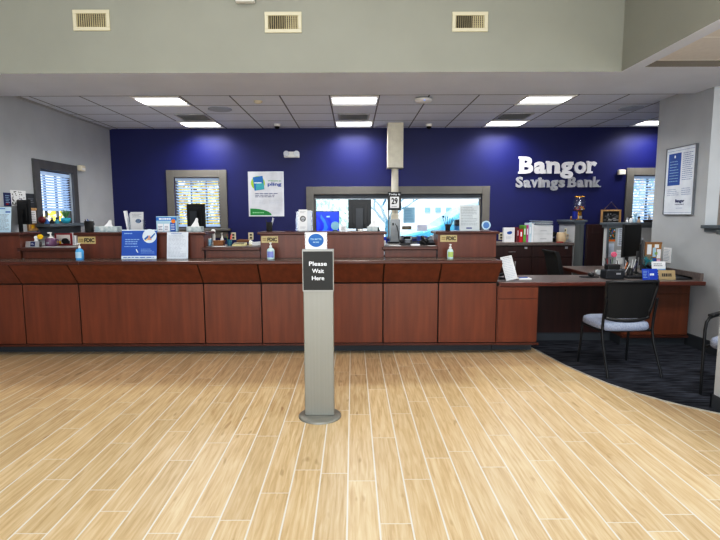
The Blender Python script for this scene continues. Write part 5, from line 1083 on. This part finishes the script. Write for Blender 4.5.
# pin-ups on the back half wall
def onback(name, label, cat, u0, v0, u1, v1, mats, draw):
    a, b = at(u0, v1, 7.19), at(u1, v0, 7.19); return card(name, label, cat, ((a.x+b.x)/2, 7.195, a.z), b.x-a.x, b.z-a.z, mats, draw, th=.004)
def photo(m, w, h):
    rnd = random.Random(5)
    for i in range(26):
        x, z = rnd.uniform(-w*.45, w*.3), rnd.uniform(h*.1, h*.88); m.quad(x, x+w*.16, z, z+h*.1, -.001-.00003*i, rnd.randrange(1, 5))
    m.quad(-w/2, w/2, 0, h*.16, -.003, 2)
onback('pinned_photo', 'colourful photo with orange band pinned on the back half wall', 'photo', 607.5, 228, 616, 241.5, [mat('photo_green', (76, 96, 76), .5), printb, orange, ltblue, mat('photo_dkgreen', (46, 66, 46), .5)], photo)
onback('pinned_paper', 'white sheet pinned under the colourful photo', 'papers', 606, 243.5, 614.5, 257, [mat('pinned_white', (206, 216, 230), .6), pgrey], notice(8, 3) if False else (lambda m, w, h: m.lines(-w*.36, w*.36, h*.2, h*.85, 6, -.001, 1, 3, .3)))
onback('pinned_chart', 'tall white chart with dark marks beside the colourful photo', 'chart', 617.5, 228, 624.5, 246, [mat('chart_white', (216, 224, 234), .6), black], lambda m, w, h: m.lines(-w*.3, w*.3, h*.06, h*.95, 8, -.001, 1, 13, .35))
onback('pinned_paper', 'white slip pinned below the tall marked chart', 'papers', 616, 250, 623.5, 264, [white, pgrey], lambda m, w, h: m.lines(-w*.36, w*.36, h*.4, h*.85, 4, -.001, 1, 6, .3))
# ornaments along the half wall cap
for i, (u, m1, hh, lab) in enumerate(((626.5, silver, .07, 'small silver ornament at the left end of the back half wall'), (630, white, .10, 'white figurine second from left on the back half wall'), (634, ltblue, .13, 'tall pale blue figurine on back half wall, third from left'), (638, mat('figure_tan', (196, 170, 150), .5), .085, 'tan figurine in the middle of the back half wall row'))):
    t = thing('cap_figurine', lab, 'figurine', (X_(u, 7.25), 7.25, 1.43), 0, 'ornaments on the back half wall'); t.name = 'figurine'
    MB().lathe([(.024, 0), (.026, .012), (.016, hh*.5), (.007, hh*.7)], n=12).build('body', m1, t); MB().ball((0, 0, hh*.82), hh*.16+.004, 10, 7).build('head', mat('figure_dark', (70, 66, 66), .5) if i % 2 else m1, t)
t = thing('model_boat', 'small dark model boat with mast on the back half wall', 'model boat', (X_(647, 7.25), 7.25, 1.43))
MB().prism([(-.07, .035), (-.05, 0), (.05, 0), (.075, .04)], -.018, .018, 'y').build('hull', mat('boat_dark', (60, 56, 58), .5), t, bevel=.003); MB().tube([(.01, 0, .03), (.01, 0, .15)], .004, 6).build('mast', mat('boat_mast', (70, 60, 54), .5), t); MB().add([(.012, 0, .04), (.05, 0, .045), (.012, 0, .13)], [(0, 1, 2)]).build('sail', white, t)
